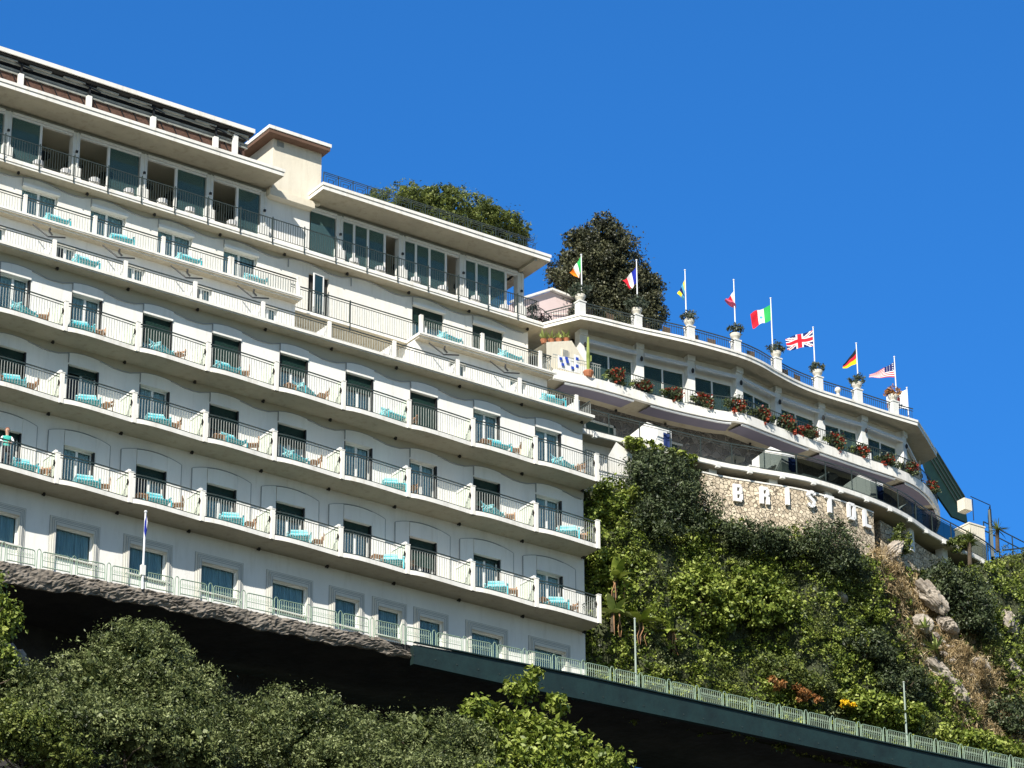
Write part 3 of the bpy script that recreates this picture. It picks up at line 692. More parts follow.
OPEN = {3: (1,), 4: (0,), 5: (0,), 6: (0,)}
for i, (a, b_, cuts) in enumerate(segs):
    f = glazing(a, b_, cuts, 0); f.v = [(x, y, z - 50) for x, y, z in f.v]; fo = f.build('glazed_bay', M['trim'], H)
    ed = [a] + sorted(cuts) + [b_]
    for j in range(len(ed) - 1):
        if j in OPEN.get(i, ()): continue
        if i > 7 and j == 3: continue
        MB().box(ed[j] + .05, ed[j + 1] - .05, YG - .008, YG + .008, 69.46 - 50, 71.78 - 50).build('pane', M['tint'], fo)
mb = MB(); mb.box(XL, 12.0, YG + .3, 11, 72.02, 72.08); mb.box(13.8, 24.8, YG + .3, 11, 72.02, 72.08); P_('restaurant_ceiling', mb, M['intceil'])
mb = MB(); mb.box(XL, 24.8, 11, 11.3, 69.4, 72.1); P_('restaurant_back_wall', mb, M['intwall'])
mb = MB(); mb.box(XL, 24.8, YG - .1, 11, 69.39, 69.41); P_('restaurant_floor', mb, M['dark'])
mb = MB(); mb.box(11.75, 13.9, YG, YG + .2, 69.4, 72.1); P_('blind_wall', mb, M['plaster'])
mb = MB(); mb.box(XL, 11.75, YG - .02, YG + .1, 71.97, 72.14); mb.box(13.9, 24.9, YG - .02, YG + .1, 71.97, 72.14); P_('shade_gap', mb, M['greybeam'])  # solid grey strip standing in for the shade between glass and eave
# hanging round lamp shades inside
ls = MB(); ls.lathe([(.05, .25), (.38, .05), (.40, 0), (.02, .03)], n=14); ls.tube([(0, 0, .25), (0, 0, .75)], .012, 5)
l0 = None
for x in (-1.5, .35, 1.9, 3.4, 5.0, 6.7, 8.1, 9.9, 11.0, 16.4, 19.4, 22.6):
    o = ls.build('pendant_lamp', M['dark'], H) if l0 is None else copy_tree(l0, H); l0 = l0 or o
    o.location = (x, 6.8, 71.3 - 50)
# eaves, block and roof
def eave(x0, x1, y0):
    mb = MB(); mb.mi = 0; mb.box(x0, x1, y0, 12, 72.15, 72.32); mb.box(x0 - .04, x1 + .04, y0 - .04, 12, 72.34, 72.47); mb.box(x0 + .02, x1 - .02, y0 + .02, 12, 72.32, 72.34)
    P_('roof_eave', mb, [M['soffit'], M['fascia']]); o = KIDS[H.name][-1]
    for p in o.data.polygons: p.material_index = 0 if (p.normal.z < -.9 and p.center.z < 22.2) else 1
eave(XL, 11.75, 4.0); eave(13.68, 25.38, 4.0)
mb = MB(); mb.box(24.6, 24.75, 4.1, 9, 72.02, 72.148); P_('eave_beam', mb, M['soffit'])
mb = MB(); mb.box(11.85, 14.25, 5.12, 10, 72.05, 74.52); mb.box(11.7, 13.9, 5.0, 5.5, 71.74, 72.05); P_('stair_block', mb, M['cream'])
mb = MB(); mb.box(12.02, 12.12, 5.10, 5.13, 74.2, 74.5); mb.box(12.12, 12.36, 5.10, 5.128, 74.22, 74.46); P_('vent', mb, M['greybeam'])
mb = MB(); mb.mi = 0; mb.box(11.4, 14.42, 4.7, 10.5, 74.52, 74.68); mb.mi = 1; mb.box(11.36, 14.46, 4.66, 10.6, 74.69, 74.84); P_('block_roof', mb, [M['terracotta_soffit'], M['fascia']])
# roof railing with key pattern
mb = MB(); y = 5.0; x0 = 14.3; x1 = 25.2; zb = 72.62
for zz in (zb + .1, zb + .92, zb + 1.0): mb.bar((x0, y, zz), (x1, y, zz), .025)
x = x0
while x < x1:
    mb.bar((x, y, zb), (x, y, zb + 1.0), .03)
    for s in (.12, .24): mb.bar((x + s, y, zb + s), (x + .74 - s, y, zb + s), .018); mb.bar((x + s, y, zb + .95 - s), (x + .74 - s, y, zb + .95 - s), .018); mb.bar((x + s, y, zb + s), (x + s, y, zb + .95 - s), .018); mb.bar((x + .74 - s, y, zb + s), (x + .74 - s, y, zb + .95 - s), .018)
    mb.bar((x, y, zb + .1), (x + .37, y, zb + .5), .018); mb.bar((x + .37, y, zb + .5), (x + .74, y, zb + .92), .018)
    x += .74
P_('roof_railing', mb, M['rail'])
# pergola on the left roof
mb = MB(); mb.box(XL, 10.8, 4.9, 9.5, 74.34, 74.48); mb.box(XL, 10.8, 4.86, 4.9, 74.31, 74.50); P_('pergola_roof', mb, M['fascia'])
mb = MB()
for zz, yy in ((74.12, 5.15), (73.90, 5.3), (73.76, 5.28)): mb.box(XL, 10.7, yy, yy + .06, zz - .05, zz + .05)
x = XL
while x < 10.5: mb.bar((x, 5.2, 74.18), (x + 1.0, 5.2, 74.18), .3, .06); x += 1.55
P_('pergola_beam', mb, M['greybeam'])
mb = MB(); mb.box(XL, 10.6, 5.36, 5.42, 72.6, 73.74); P_('reed_screen', mb, M['reed'])
mb = MB(); x = XL
while x < 10.4: mb.bar((x, 5.33, 73.72), (x + .62, 5.33, 72.6), .035); x += .62
P_('screen_brace', mb, M['black'])
for x in (-9, -6.1, -3.1, -.02, 3.1, 6.1, 9.08, 10.02):
    mb = MB().box(x - .1, x + .1, 5.08, 5.26, 72.47, 73.7 if x < 10 else 74.2); P_('pergola_post', mb, M['pier']); mb = MB().box(x - .04, x + .04, 5.12, 5.2, 73.7, 74.27); mb.bar((x - .5, 5.1, 74.2), (x + .5, 5.1, 74.0), .04); P_('post_bracket', mb, M['black'])
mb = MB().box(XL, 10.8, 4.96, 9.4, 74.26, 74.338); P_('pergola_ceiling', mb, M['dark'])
# terracotta planter bushes silhouettes behind the parapet
P, D = crown_points([(x, 5.3, 72.62, .55, .1, .14) for x in np.arange(-8, 10.4, 1.55)], 2200, 5, clump=.5, per=30)
leafcloud('parapet_plant', P - np.array([0, 0, 50]), .05, L['darkleaf'], H, 5)

# ================================================================== curved annex
A = empty('annex_building', (34, 4, 63), 'curved white annex with a flagged roof terrace above the stone retaining wall', 'building')
OX, OY, OZ = 34, 4, 63
def Q_(name, mb, m, parent=None, smooth=False, label=None):
    mb.v = [(x - OX, y - OY, z - OZ) for x, y, z in mb.v]
    return mb.build(name, m, parent or A, smooth, label)
RF = smooth([(25.9, 3.9), (26.3, 3.05), (29.05, 2.68), (31.66, 2.29), (34.2, 2.15), (35.6, 2.3), (36.87, 2.66), (38.3, 3.0), (39.7, 3.16), (41.6, 3.16), (43.6, 3.2), (45.56, 3.17)])
RF = [(25.45, 4.75)] + [p for p in RF if p[0] > 26.25] + [(47.1, 4.24), (48.6, 5.33)]
RF[1] = (26.28, 3.05)
FB = smooth([(24.95, 3.25), (27.3, 2.98), (30.76, 2.9), (33.3, 2.58), (34.4, 2.24), (36, 2.4), (38.5, 2.64), (41.5, 2.86), (44.5, 3.02), (46.6, 3.85), (48.6, 5.4), (49.6, 6.8)])
TB = smooth([(25.1, 1.7), (28.65, 1.45), (32.2, 1.15), (34.1, .73), (36.2, .28), (38.1, .26), (40.4, .45), (42.6, .95), (44.7, 1.77), (47.0, 2.4), (48.9, 2.9), (50.5, 3.6)])
WP = [(27.0, 3.83), (29.86, 3.57), (32.44, 3.25), (34.97, 3.02), (37.65, 3.62), (40.34, 3.82), (42.85, 3.79), (45.52, 4.08), (48.3, 6.25), (50.3, 9.4)]
def back(poly, y=14): return [(p[0], max(y, p[1] + .5)) for p in poly]
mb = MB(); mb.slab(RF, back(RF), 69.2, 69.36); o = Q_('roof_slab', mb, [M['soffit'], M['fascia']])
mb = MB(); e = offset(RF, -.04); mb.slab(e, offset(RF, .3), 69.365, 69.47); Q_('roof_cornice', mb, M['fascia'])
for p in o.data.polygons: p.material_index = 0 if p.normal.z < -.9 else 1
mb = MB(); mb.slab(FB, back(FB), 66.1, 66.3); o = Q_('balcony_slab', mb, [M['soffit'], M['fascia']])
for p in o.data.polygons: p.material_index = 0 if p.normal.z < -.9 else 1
mb = MB(); mb.slab(offset(FB, -.05), offset(FB, .12), 66.06, 66.50); Q_('balcony_fascia', mb, M['fascia'])
mb = MB(); mb.slab(TB, offset(TB, 3.2), 62.97, 63.12); o = Q_('terrace_slab', mb, [M['soffit'], M['fascia']])
for p in o.data.polygons: p.material_index = 0 if p.normal.z < -.9 else 1
mb = MB(); mb.slab(offset(TB, -.04), offset(TB, .08), 63.0, 63.2); Q_('terrace_edge', mb, M['fascia'])
# set-back walls
W1 = offset(WP, .3)
mb = MB(); mb.slab(W1, offset(WP, .5), 68.4, 69.2); Q_('head_wall', mb, M['plaster'])
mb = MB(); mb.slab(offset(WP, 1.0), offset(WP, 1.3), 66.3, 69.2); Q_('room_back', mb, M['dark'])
WL = offset(FB, 1.5); WL = [p for p in WL if p[0] > 25.5]
mb = MB(); mb.slab(WL, offset(WL, .2), 63.1, 66.1); Q_('stone_back_wall', mb, M['stonegrey'])
# piers, awning rolls, glazed bays
for i, (x, y) in enumerate(WP):
    t = (Vector(WP[min(i + 1, len(WP) - 1)]) - Vector(WP[max(i - 1, 0)])).normalized(); n = Vector((-t.y, t.x))
    p = MB(); c = Vector((x, y))
    a = c - t * .19; b_ = c + t * .19
    p.slab([a, b_], [a + n * .42, b_ + n * .42], 66.3, 69.2)
    p.slab([a - n * .12 - t * .06, b_ - n * .12 + t * .06], [a + n * .4, b_ + n * .4], 66.3, 67.35)
    p.slab([a - n * .08, b_ - n * .08], [a + n * .1, b_ + n * .1], 68.95, 69.2)
    po = Q_('pier', p, M['pier'])
    l = MB().lathe([(.03, 0), (.07, -.08), (.06, -.2), (.02, -.24)], (x - OX, y - .12 - OY, 68.55 - OZ), 8).build('wall_lamp', M['black'], po)
for i in range(len(WP) - 1):
    a = Vector(WP[i]); b_ = Vector(WP[i + 1]); t = (b_ - a).normalized(); n = Vector((-t.y, t.x)); a = a + t * .2; b_ = b_ - t * .2; ln = (b_ - a).length
    r = MB(); pts = [(*(a + t * (ln * k / 6) - n * .02), 68.72 + (.0)) for k in range(7)]; r.tube(pts, .085, 8); r.tube([(*(a - n * .1), 68.62), (*(b_ - n * .1), 68.62)], .04, 6)
    r.box((a + b_).x / 2 - .03, (a + b_).x / 2 + .03, (a + b_).y / 2 - .14, (a + b_).y / 2 - .04, 68.6, 68.66)
    Q_('awning_roll', r, M['awnwhite'], label=None)
    f = MB(); ia = a + n * .34; ib = b_ + n * .34
    f.bar((*ia, 68.42), (*ib, 68.42), .08, .09); m1 = (ia + ib) / 2
    for q in (ia + t * .04, m1, ib - t * .04): f.bar((*q, 66.3), (*q, 68.4), .07)
    fo = Q_('glazed_door', f, M['trim'])
    g_ = MB(); g_.slab([ia, ib], [ia + n * .02, ib + n * .02], 66.3, 68.38); g_.v = [(x - OX, y - OY, z - OZ) for x, y, z in g_.v]; g_.build('pane', M['greenpane'], fo)
    s_ = MB(); q = m1 - t * .02; s_.slab([q, ib], [q + n * .03 + n * .1, ib + n * .13], 66.4, 68.3); s_.v = [(x - OX, y - OY + .12, z - OZ) for x, y, z in s_.v]; s_.build('blind', M['shutter'], fo)
# rails
def rail_poly(poly, z, h, pitch, rails, rm, bm, name, post=None, mid=None):
    r = MB(); r.mi = 0
    for zz, t in rails:
        for i in range(len(poly) - 1): r.bar((*poly[i], z + zz), (*poly[i + 1], z + zz), t, t)
    LL = poly_len(poly)
    if post:
        d = 0
        while d < LL: p, t = poly_at(poly, d); r.box(p.x - .018, p.x + .018, p.y - .018, p.y + .018, z - .1, z + h); d += post
    r.mi = 1; d = 0
    while pitch and d < LL: p, t = poly_at(poly, d); r.box(p.x - .007, p.x + .007, p.y - .007, p.y + .007, z, z + h); d += pitch
    return Q_(name, r, [rm, bm])
def sub(poly, xa, xb): return [p for p in poly if xa <= p[0] <= xb]
rail_poly(offset(RF, .18)[:-2], 69.47, .55, .12, ((.62, .04), (.5, .025), (.08, .02)), M['rail'], M['rail'], 'roof_railing')
rail_poly(sub(offset(FB, .03), 27.5, 52), 66.5, .72, .13, ((.74, .035), (.08, .02)), M['rail'], M['rail'], 'balcony_railing', 1.5)
rail_poly(sub(offset(FB, .03), 24.9, 27.6), 66.5, .7, .11, ((.74, .03), (.6, .02)), M['bar'], M['bar'], 'balcony_railing')
rail_poly(offset(TB, .03), 63.2, 1.0, None, ((1.0, .045), (.88, .02), (.08, .02)), M['rail'], M['rail'], 'terrace_railing', 1.55)
gl = sub(offset(TB, .05), 34, 49.5); mb = MB()
for i in range(len(gl) - 1): mb.slab([gl[i], gl[i + 1]], [(gl[i][0], gl[i][1] + .012), (gl[i + 1][0], gl[i + 1][1] + .012)], 63.25, 64.05)
Q_('glass_balustrade', mb, M['smoke'])
# lavender awning cloths under the balcony
FBs = [p for p in FB if p[0] > 25.2]
for xa, xb in ((25.2, 29.5), (29.5, 34.0), (34.2, 39.0), (39.0, 44.2), (44.2, 47.2), (47.3, 49.6)):
    p = sub(FB, xa, xb)
    if len(p) < 2: continue
    mb = MB(); f = offset(p, .12); bk = offset(p, 1.0); n = len(p)
    mb.add([(*q, 65.97) for q in f] + [(*q, 66.04) for q in bk], [(i, n + i, n + i + 1, i + 1) for i in range(n - 1)])
    mb.add([(*q, 65.985) for q in f] + [(*q, 66.055) for q in bk], [(i, i + 1, n + i + 1, n + i) for i in range(n - 1)])
    ao = Q_('terrace_awning', mb, M['awn'])
    mb = MB(); mb.tube([(*q, 65.98) for q in offset(p, .05)], .05, 6); mb.v = [(x - OX, y - OY, z - OZ) for x, y, z in mb.v]; mb.build('awning_bar', M['awnwhite'], ao)
# terrace support stubs and shadowed band
d = 7.0
TBi = offset(TB, .35)
while d < poly_len(TBi) - 1:
    mb = MB(); p, t = poly_at(TBi, d); mb.slab([p - t * .2, p + t * .2], [p - t * .2 + Vector((-t.y, t.x)) * .4, p + t * .2 + Vector((-t.y, t.x)) * .4], 61.9, 62.97); d += 2.9; Q_('terrace_pier', mb, M['pier']) if not 39.8 < p.x < 41.8 else None
mb = MB(); d = .8
while d < poly_len(TB): p, t = poly_at(TB, d); mb.box(p.x - .1, p.x + .1, p.y - .09, p.y + .06, 62.9, 63.08); d += 1.55
Q_('edge_bracket', mb, M['pier'])
# dividers on the terrace
for x, yf in ((29.3, 1.75), (35.3, .75), (40.45, .9)):
    yb = yf + 2.0; mb = MB(); zt = 64.62
    mb.add([(x, yf, 63.1), (x, yb, 63.1), (x, yb, zt + .05), (x, yf + .7, zt + .22), (x, yf, zt - .25), (x + .12, yf, 63.1), (x + .12, yb, 63.1), (x + .12, yb, zt + .05), (x + .12, yf + .7, zt + .22), (x + .12, yf, zt - .25)],
           [(0, 4, 3, 2, 1), (5, 6, 7, 8, 9), (0, 5, 9, 4), (4, 9, 8, 3), (3, 8, 7, 2)])
    mb.box(x + .0, x + .75, yf - .04, yf, 63.15, zt - .3)
    dd = Q_('terrace_divider', mb, M['trim'])
    l = MB()
    for k in range(4): l.box(x + .5 - OX, x + .68 - OX, yf - .07 - OY, yf - .05 - OY, 63.5 + k * .22 - OZ, 63.54 + k * .22 - OZ)
    l.build('ladder_rung', M['black'], dd)
# doors in the stone wall
for x in (28.2, 31.9, 38.0, 43.5):
    y = interp(x, WL); mb = MB(); mb.box(x - .75, x + .75, y - .05, y + .02, 63.15, 65.2); do = Q_('green_door', mb, M['greenrail'] if x > 30 else M['shutter'])
    f = MB()
    for a, b_ in ((-.85, -.75), (.75, .85)): f.box(x + a - OX, x + b_ - OX, y - .09 - OY, y - .04 - OY, 63.15 - OZ, 65.3 - OZ)
    f.box(x - .85 - OX, x + .85 - OX, y - .09 - OY, y - .04 - OY, 65.2 - OZ, 65.3 - OZ); f.build('door_frame', M['bar'], do)
sp2 = MB().lathe([(.06, 0), (.06, -.1), (.03, -.12)], n=8)
for i, x in enumerate((26.3, 29.0, 31.6, 36.0, 40.5, 44.2)):
    o = sp2.build('spotlight', M['black'], A) if i == 0 else o.copy()
    if i: col.objects.link(o)
    o.location = (x - OX, interp(x, FB) + 1.3 - OY, 66.04 - OZ)
# stairwell wing beside the hotel, left of the annex
mb = MB(); mb.add([(24.95, 3.75, 66.3), (26.35, 3.75, 66.3), (27.75, 3.75, 66.3), (27.75, 3.75, 66.75), (26.3, 3.75, 68.45), (24.95, 3.75, 68.0)], [(0, 1, 4, 5), (1, 2, 3, 4)])
mb.add([(24.95, 3.75, 68.0), (26.3, 3.75, 68.45), (26.3, 5.5, 68.45), (24.95, 5.5, 68.0)], [(0, 1, 2, 3)])
mb.add([(26.3, 3.75, 68.45), (27.75, 3.75, 66.75), (27.75, 5.5, 66.75), (26.3, 5.5, 68.45)], [(0, 1, 2, 3)])
mb.box(25.75, 26.1, 3.70, 3.748, 67.5, 67.9); Q_('white_wing_wall', mb, M['cream'])
mb = MB().box(25.78, 26.07, 3.69, 3.70, 67.53, 67.87); Q_('small_window', mb, M['greybeam'])
t_ = MB(); t_.mi = 0; t_.box(25.15, 26.15, 3.16, 3.2, 66.6, 67.2); t_.box(25.98, 26.25, 3.12, 3.16, 66.6, 67.45); t_.mi = 1
for k, (a, b_) in enumerate(((.1, .1), (.35, .3), (.62, .08), (.3, .45), (.0, .35))): t_.box(25.18 + a, 25.32 + a, 3.10, 3.118, 66.62 + b_, 66.75 + b_)
t_.box(26.05, 26.18, 3.10, 3.12, 67.2, 67.33); t_.box(26.05, 26.18, 3.10, 3.12, 66.85, 66.98); Q_('tile_panel', t_, [M['trim'], mat('tile blue', (.03, .08, .45), .4, .1, 3)])
mb = MB(); mb.add([(25.0, 1.75, 63.1), (27.7, 1.75, 63.1), (27.7, 1.75, 61.1), (26.4, 1.75, 61.1), (25.0, 1.75, 61.5)], [(0, 1, 2, 3, 4)][:0])
mb.add([(26.97, 1.56, 62.96), (27.8, 1.56, 62.6), (27.7, 1.56, 60.9), (25.8, 1.56, 60.9)], [(0, 3, 2, 1)])
mb.add([(24.95, 2.4, 60.5), (27.6, 2.2, 60.5), (27.6, 2.2, 63.0), (24.95, 2.4, 63.0)], [(0, 1, 2, 3)]); Q_('stair_wall', mb, M['plaster'])
rail_poly([(25.0, 1.1), (26.2, 1.15), (27.5, 1.25)], 61.15, .75, .13, ((.78, .03), (.66, .02), (.05, .02)), M['rail'], M['bar'], 'stair_railing', 1.2)
# pink attic house behind the roof terrace
pk = empty('attic_house', (30, 9, 69.4), 'pale pink gabled attic wall behind the annex roof terrace', 'house')
mb = MB(); mb.add([(-3.2, 0, 0), (1.9, 0, 0), (1.9, 0, 4.2), (-1.05, 0, 4.42), (-3.2, 0, 3.2), (-3.2, 5, 0), (1.9, 5, 0), (1.9, 5, 4.2), (-1.05, 5, 4.42), (-3.2, 5, 3.2)], [(0, 1, 2, 3, 4), (0, 4, 9, 5), (4, 3, 8, 9), (3, 2, 7, 8), (1, 6, 7, 2)])
mb.build('wall', M['pinkwall'], pk)
mb = MB().bar((-3.3, -.08, 3.22), (-1.05, -.08, 4.5), .2, .1); mb.bar((-1.05, -.08, 4.5), (2.0, -.08, 4.27), .2, .1); mb.bar((-1.0, -.06, 3.3), (1.9, -.06, 4.0), .04); mb.build('coping', M['fascia'], pk)
# urn piers and flagpoles on the roof edge
urn_x = [(26.42, 3.25), (29.24, 2.92), (31.82, 2.5), (34.36, 2.44), (37.0, 2.85), (39.77, 3.3), (42.1, 3.3), (44.3, 3.35)]
UP = MB().box(-.17, .17, -.17, .17, -.02, .62).box(-.20, .20, -.20, .20, .62, .68)
UB = MB().lathe([(.12, .68), (.14, .74), (.22, .86), (.25, .98), (.24, 1.0), (.22, .98), (.0, .94)], n=16)
u0 = None
NTH = ['leftmost', 'second', 'third', 'fourth', 'fifth', 'sixth', 'seventh', 'rightmost']
WHICH = ['below the green white and orange flag', 'below the blue white and red flag', 'below the yellow black and aqua flag', 'below the red and white flag', 'below the green white and red flag', 'below the red crossed blue flag', 'below the black red and gold flag', 'below the starred and striped flag']
for i, (x, y) in enumerate(urn_x):
    if i == 0:
        u0 = empty('urn_pillar', (x, y, 69.47)); UP.build('pillar', M['pier'], u0); UB.build('urn', M['pot'], u0); o = u0
    else: o = copy_tree(u0); o.location = (x, y, 69.47)
    tag(o, 'white parapet pillar topped by a stone urn ' + WHICH[i], 'pillar', 'urn pillars along the roof parapet')
    P, D = crown_points([(0, 0, .24, .33, .3, .26), (-.2, 0, .15, .22, .2, .18), (.22, 0, .3, .18, .18, .18)], 520, 60 + i, clump=.3, per=14)
    pl = leafcloud('potted_plant', P, .07, L['rust'] if i == 7 else L['greypot'], None, 60 + i, aspect=.35); pl.location = (x, y, 70.43)
    if i < 2: pl.scale = (1.35, 1.2, 1.2)
    tag(pl, ('small spiky grey green plant growing in the urn ' if i != 7 else 'reddish brown spiky plant growing in the urn ') + WHICH[i], 'plant', 'plants in the roof urns')
fn = MB().lathe([(.06, 0), (.1, .12), (.05, .2), (.13, .3), (.15, .38), (.1, .48), (.02, .52)], n=12).build('stone_finial', M['pot']); fn.location = (40.95, 3.32, 69.47)
tag(fn, 'small stone finial on the roof parapet between the sixth and seventh urns', 'finial')
# flags -------------------------------------------------------------
C_ = {k: flat(k, v) for k, v in dict(green=(.03, .42, .10), white=(.82, .82, .82), orange=(.80, .25, .02), blue=(.015, .03, .35), red=(.65, .02, .04), yellow=(.85, .65, .02), black=(.01, .01, .012), aqua=(.10, .42, .62), navy=(.012, .02, .12), pink=(.75, .12, .22), maroon=(.22, .03, .03)).items()}
def f_v(*cs): return lambda u, v: cs[min(int(u * len(cs)), len(cs) - 1)]
def f_h(*cs): return lambda u, v: cs[min(int(v * len(cs)), len(cs) - 1)]
def f_uk(u, v):
    du = abs(u - .5); dv = abs(v - .5)
    if du < .07 or dv < .11: return 'red'
    if du < .13 or dv < .19: return 'white'
    d = min(abs((u) - (v)), abs(u - (1 - v)))
    return 'red' if d < .035 else ('white' if d < .11 else 'navy')
def f_us(u, v):
    if u < .4 and v < .54: return 'white' if int(u * 26) % 3 == 1 and int(v * 24) % 3 == 1 else 'navy'
    return 'red' if int(v * 13) % 2 == 0 else 'white'
def f_bs(u, v):
    if u < v and u < 1 - v and u < .45: return 'black'
    return 'yellow' if .33 < v < .66 else 'aqua'
def f_ye(u, v): return 'yellow' if u < .22 else ('aqua' if u < .45 else ('navy' if u < .7 else ('yellow' if v < .6 else 'aqua')))
def f_it(u, v):
    if (u - .5) ** 2 + (v - .55) ** 2 * .7 < .008: return 'aqua'
    return f_v('green', 'white', 'red')(u, v)
def f_wh(u, v): return 'maroon' if (u - .55) ** 2 + (v - .45) ** 2 < .05 or (u > .7 and v > .7 and int(u * 20) % 2) else 'white'
FL = [  # x, y, top z, hoist top offset, hoist length, fly top (left, down), fly bottom (left, down), pattern, words
    (26.66, 3.45, 72.6, .05, .72, (.50, .85), (.12, 1.20), f_v('green', 'white', 'orange'), 'green white and orange', .12),
    (29.43, 3.1, 73.0, .30, .80, (.62, 1.05), (.30, 1.45), f_v('blue', 'white', 'red'), 'dark blue white and red', .12),
    (31.82, 2.7, 73.03, .45, .40, (.35, 1.15), (.05, 1.50), f_ye, 'yellow black and aqua', .08),
    (34.52, 2.62, 73.29, .55, .55, (.42, 1.05), (-.10, 1.35), f_v('white', 'red', 'pink'), 'red and white', .15),
    (36.90, 2.95, 73.19, .30, .78, (.92, .75), (.82, 1.45), f_it, 'green white and red', .10),
    (39.72, 3.4, 72.69, .12, .80, (1.25, .50), (1.20, 1.10), f_uk, 'blue flag with red and white crosses', .08),
    (42.32, 3.45, 72.62, .22, .78, (.62, 1.05), (.66, 1.30), f_h('black', 'red', 'yellow'), 'black red and gold', .06),
    (44.66, 3.5, 72.59, .22, .80, (1.18, .92), (1.2, 1.05), f_us, 'red and white striped with a dark blue corner', .06),
    (45.42, 3.6, 71.24, .05, 1.0, (.95, .45), (.95, 1.0), f_wh, 'white with a dark red emblem', .06)]
u_ = Vector((-.82, .57, 0)); w_ = Vector((.57, .82, 0))
for i, (x, y, zt, h0, hl, ft, fb_, pat, words, rip) in enumerate(FL):
    t = empty('flagpole', (x, y, 69.6 if i < 8 else 69.5), 'thin white roof flagpole flying the %s flag' % words if 'flag' not in words else 'thin white flagpole flying the %s' % words, 'flagpole', 'flagpoles along the roof terrace')
    zl = zt - t.location.z
    MB().tube([(0, 0, 0), (0, 0, zl)], [.034, .024], 8).lathe([(.03, zl), (.045, zl + .02), (.045, zl + .05), (.01, zl + .07)], n=8).build('pole', M['pole'], t)
    f = MB(); nu, nv = (36, 26); vs = []; names = []
    for a in range(nu + 1):
        for b_ in range(nv + 1):
            u = a / nu; v = b_ / nv
            p0 = (0, h0 + v * hl); p1 = (ft[0] + (fb_[0] - ft[0]) * v, ft[1] + (fb_[1] - ft[1]) * v)
            l = p0[0] + (p1[0] - p0[0]) * u; dz = p0[1] + (p1[1] - p0[1]) * (u ** .85)
            r = rip * math.sin(u * 9 + v * 2.2 + i) * (u ** .6) + rip * .5 * math.sin(u * 4 - v * 5 + i * 2) * u
            q = u_ * (l + .03) + w_ * r; vs.append((q.x, q.y, zl - dz + .25 * rip * math.sin(u * 7 + i) * u))
    fs = [(a * (nv + 1) + b_, (a + 1) * (nv + 1) + b_, (a + 1) * (nv + 1) + b_ + 1, a * (nv + 1) + b_ + 1) for a in range(nu) for b_ in range(nv)]
    cols = [pat((a + .5) / nu, (b_ + .5) / nv) for a in range(nu) for b_ in range(nv)]
    un = sorted(set(cols)); f.add(vs, fs); f.m = [un.index(c) for c in cols]
    f.build('flag', [C_[c] for c in un], t, True)
# brown chairs behind the roof railing
ch = MB(); ch0 = empty('terrace_chair')
MB().box(-.24, .24, -.24, .24, .40, .46).build('seat', M['chairwood'], ch0)
b = MB()
for k in range(5): b.box(-.24, .24, -.27, -.24, .48 + k * .09, .55 + k * .09)
b.box(-.24, -.21, -.27, -.24, .4, .95); b.box(.21, .24, -.27, -.24, .4, .95); b.build('backrest', M['chairwood'], ch0)
for sx in (-.22, .22):
    for sy in (-.22, .22): MB().box(sx - .02, sx + .02, sy - .02, sy + .02, 0, .40).build('leg', M['chairwood'], ch0)
cps = [(27.15, 3.45), (28.15, 3.32), (30.0, 3.1), (31.0, 2.95), (32.5, 2.85), (33.4, 2.78), (35.6, 2.75), (38.0, 3.35), (38.8, 3.5)]
CL = ['just right of the first urn', 'just left of the second urn', 'just right of the second urn', 'just left of the third urn', 'just right of the third urn', 'just left of the fourth urn', 'midway between the fourth and fifth urns', 'just right of the fifth urn', 'just left of the sixth urn']
for i, (x, y) in enumerate(cps):
    o = ch0 if i == 0 else copy_tree(ch0); o.location = (x, y + .35, 69.42); o.scale = (.85, .85, .8); o.rotation_euler = (0, 0, R_(random.uniform(-12, 12)))
    tag(o, 'brown wicker chair behind the roof railing ' + CL[i], 'chair', 'chairs on the roof terrace')
# geranium troughs along the annex balcony
PLX = [28.21, 29.64, 31.30, 32.75, 34.29, 35.80, 37.23, 38.55, 40.38, 41.91, 43.45, 44.97, 47.04]
tr0 = MB().box(-.38, .38, -.09, .09, 0.04, .16)
for i, x in enumerate(PLX):
    y = interp(x, FB) + .06
    t = empty('flower_trough', (x - .1, y, 66.60), 'trough of red geraniums on the annex balcony rail, %s' % ['leftmost of all', 'second from the left', 'third from the left', 'fourth from the left', 'fifth from the left', 'sixth from the left', 'middle one of thirteen', 'sixth from the right', 'fifth from the right', 'fourth from the right', 'third from the right', 'second from the right', 'rightmost of all'][i], 'planter', 'geranium troughs on the annex balcony')
    tr0.build('trough', M['rail'], t); r_ = random.Random(i * 3 + 1); t.scale = (r_.uniform(.8, 1.15), 1, r_.uniform(.78, 1.12)); t.rotation_euler = (0, 0, r_.uniform(-.1, .1))
    P, D = crown_points([(0, -.05, .30, .42, .25, .30), (.1, -.12, .1, .35, .15, .2), (-.5, 0, .25, .25, .15, .15)], 900, 100 + i, clump=.5, per=20); leafcloud('foliage', P, .05, L['darkleaf'], t, 100 + i, aspect=.7)
    P, D = crown_points([(.08, -.12, .34, .36, .16, .26), (r_.uniform(-.4, .4), -.1, r_.uniform(.2, .5), .2, .12, .14), (r_.uniform(-.4, .4), -.15, r_.uniform(-.1, .2), .15, .1, .2)], 330, 130 + i, clump=.4, per=9, shell=.7); leafcloud('flowers', P, .05, L['flower'], t, 130 + i, aspect=.8)
    P, D = crown_points([(-.62, 0, .25, .18, .12, .16)], 70, 160 + i, clump=.5, per=9); leafcloud('pale_leaves', P, .06, L['yellowgreen'], t, 160 + i, aspect=.3)
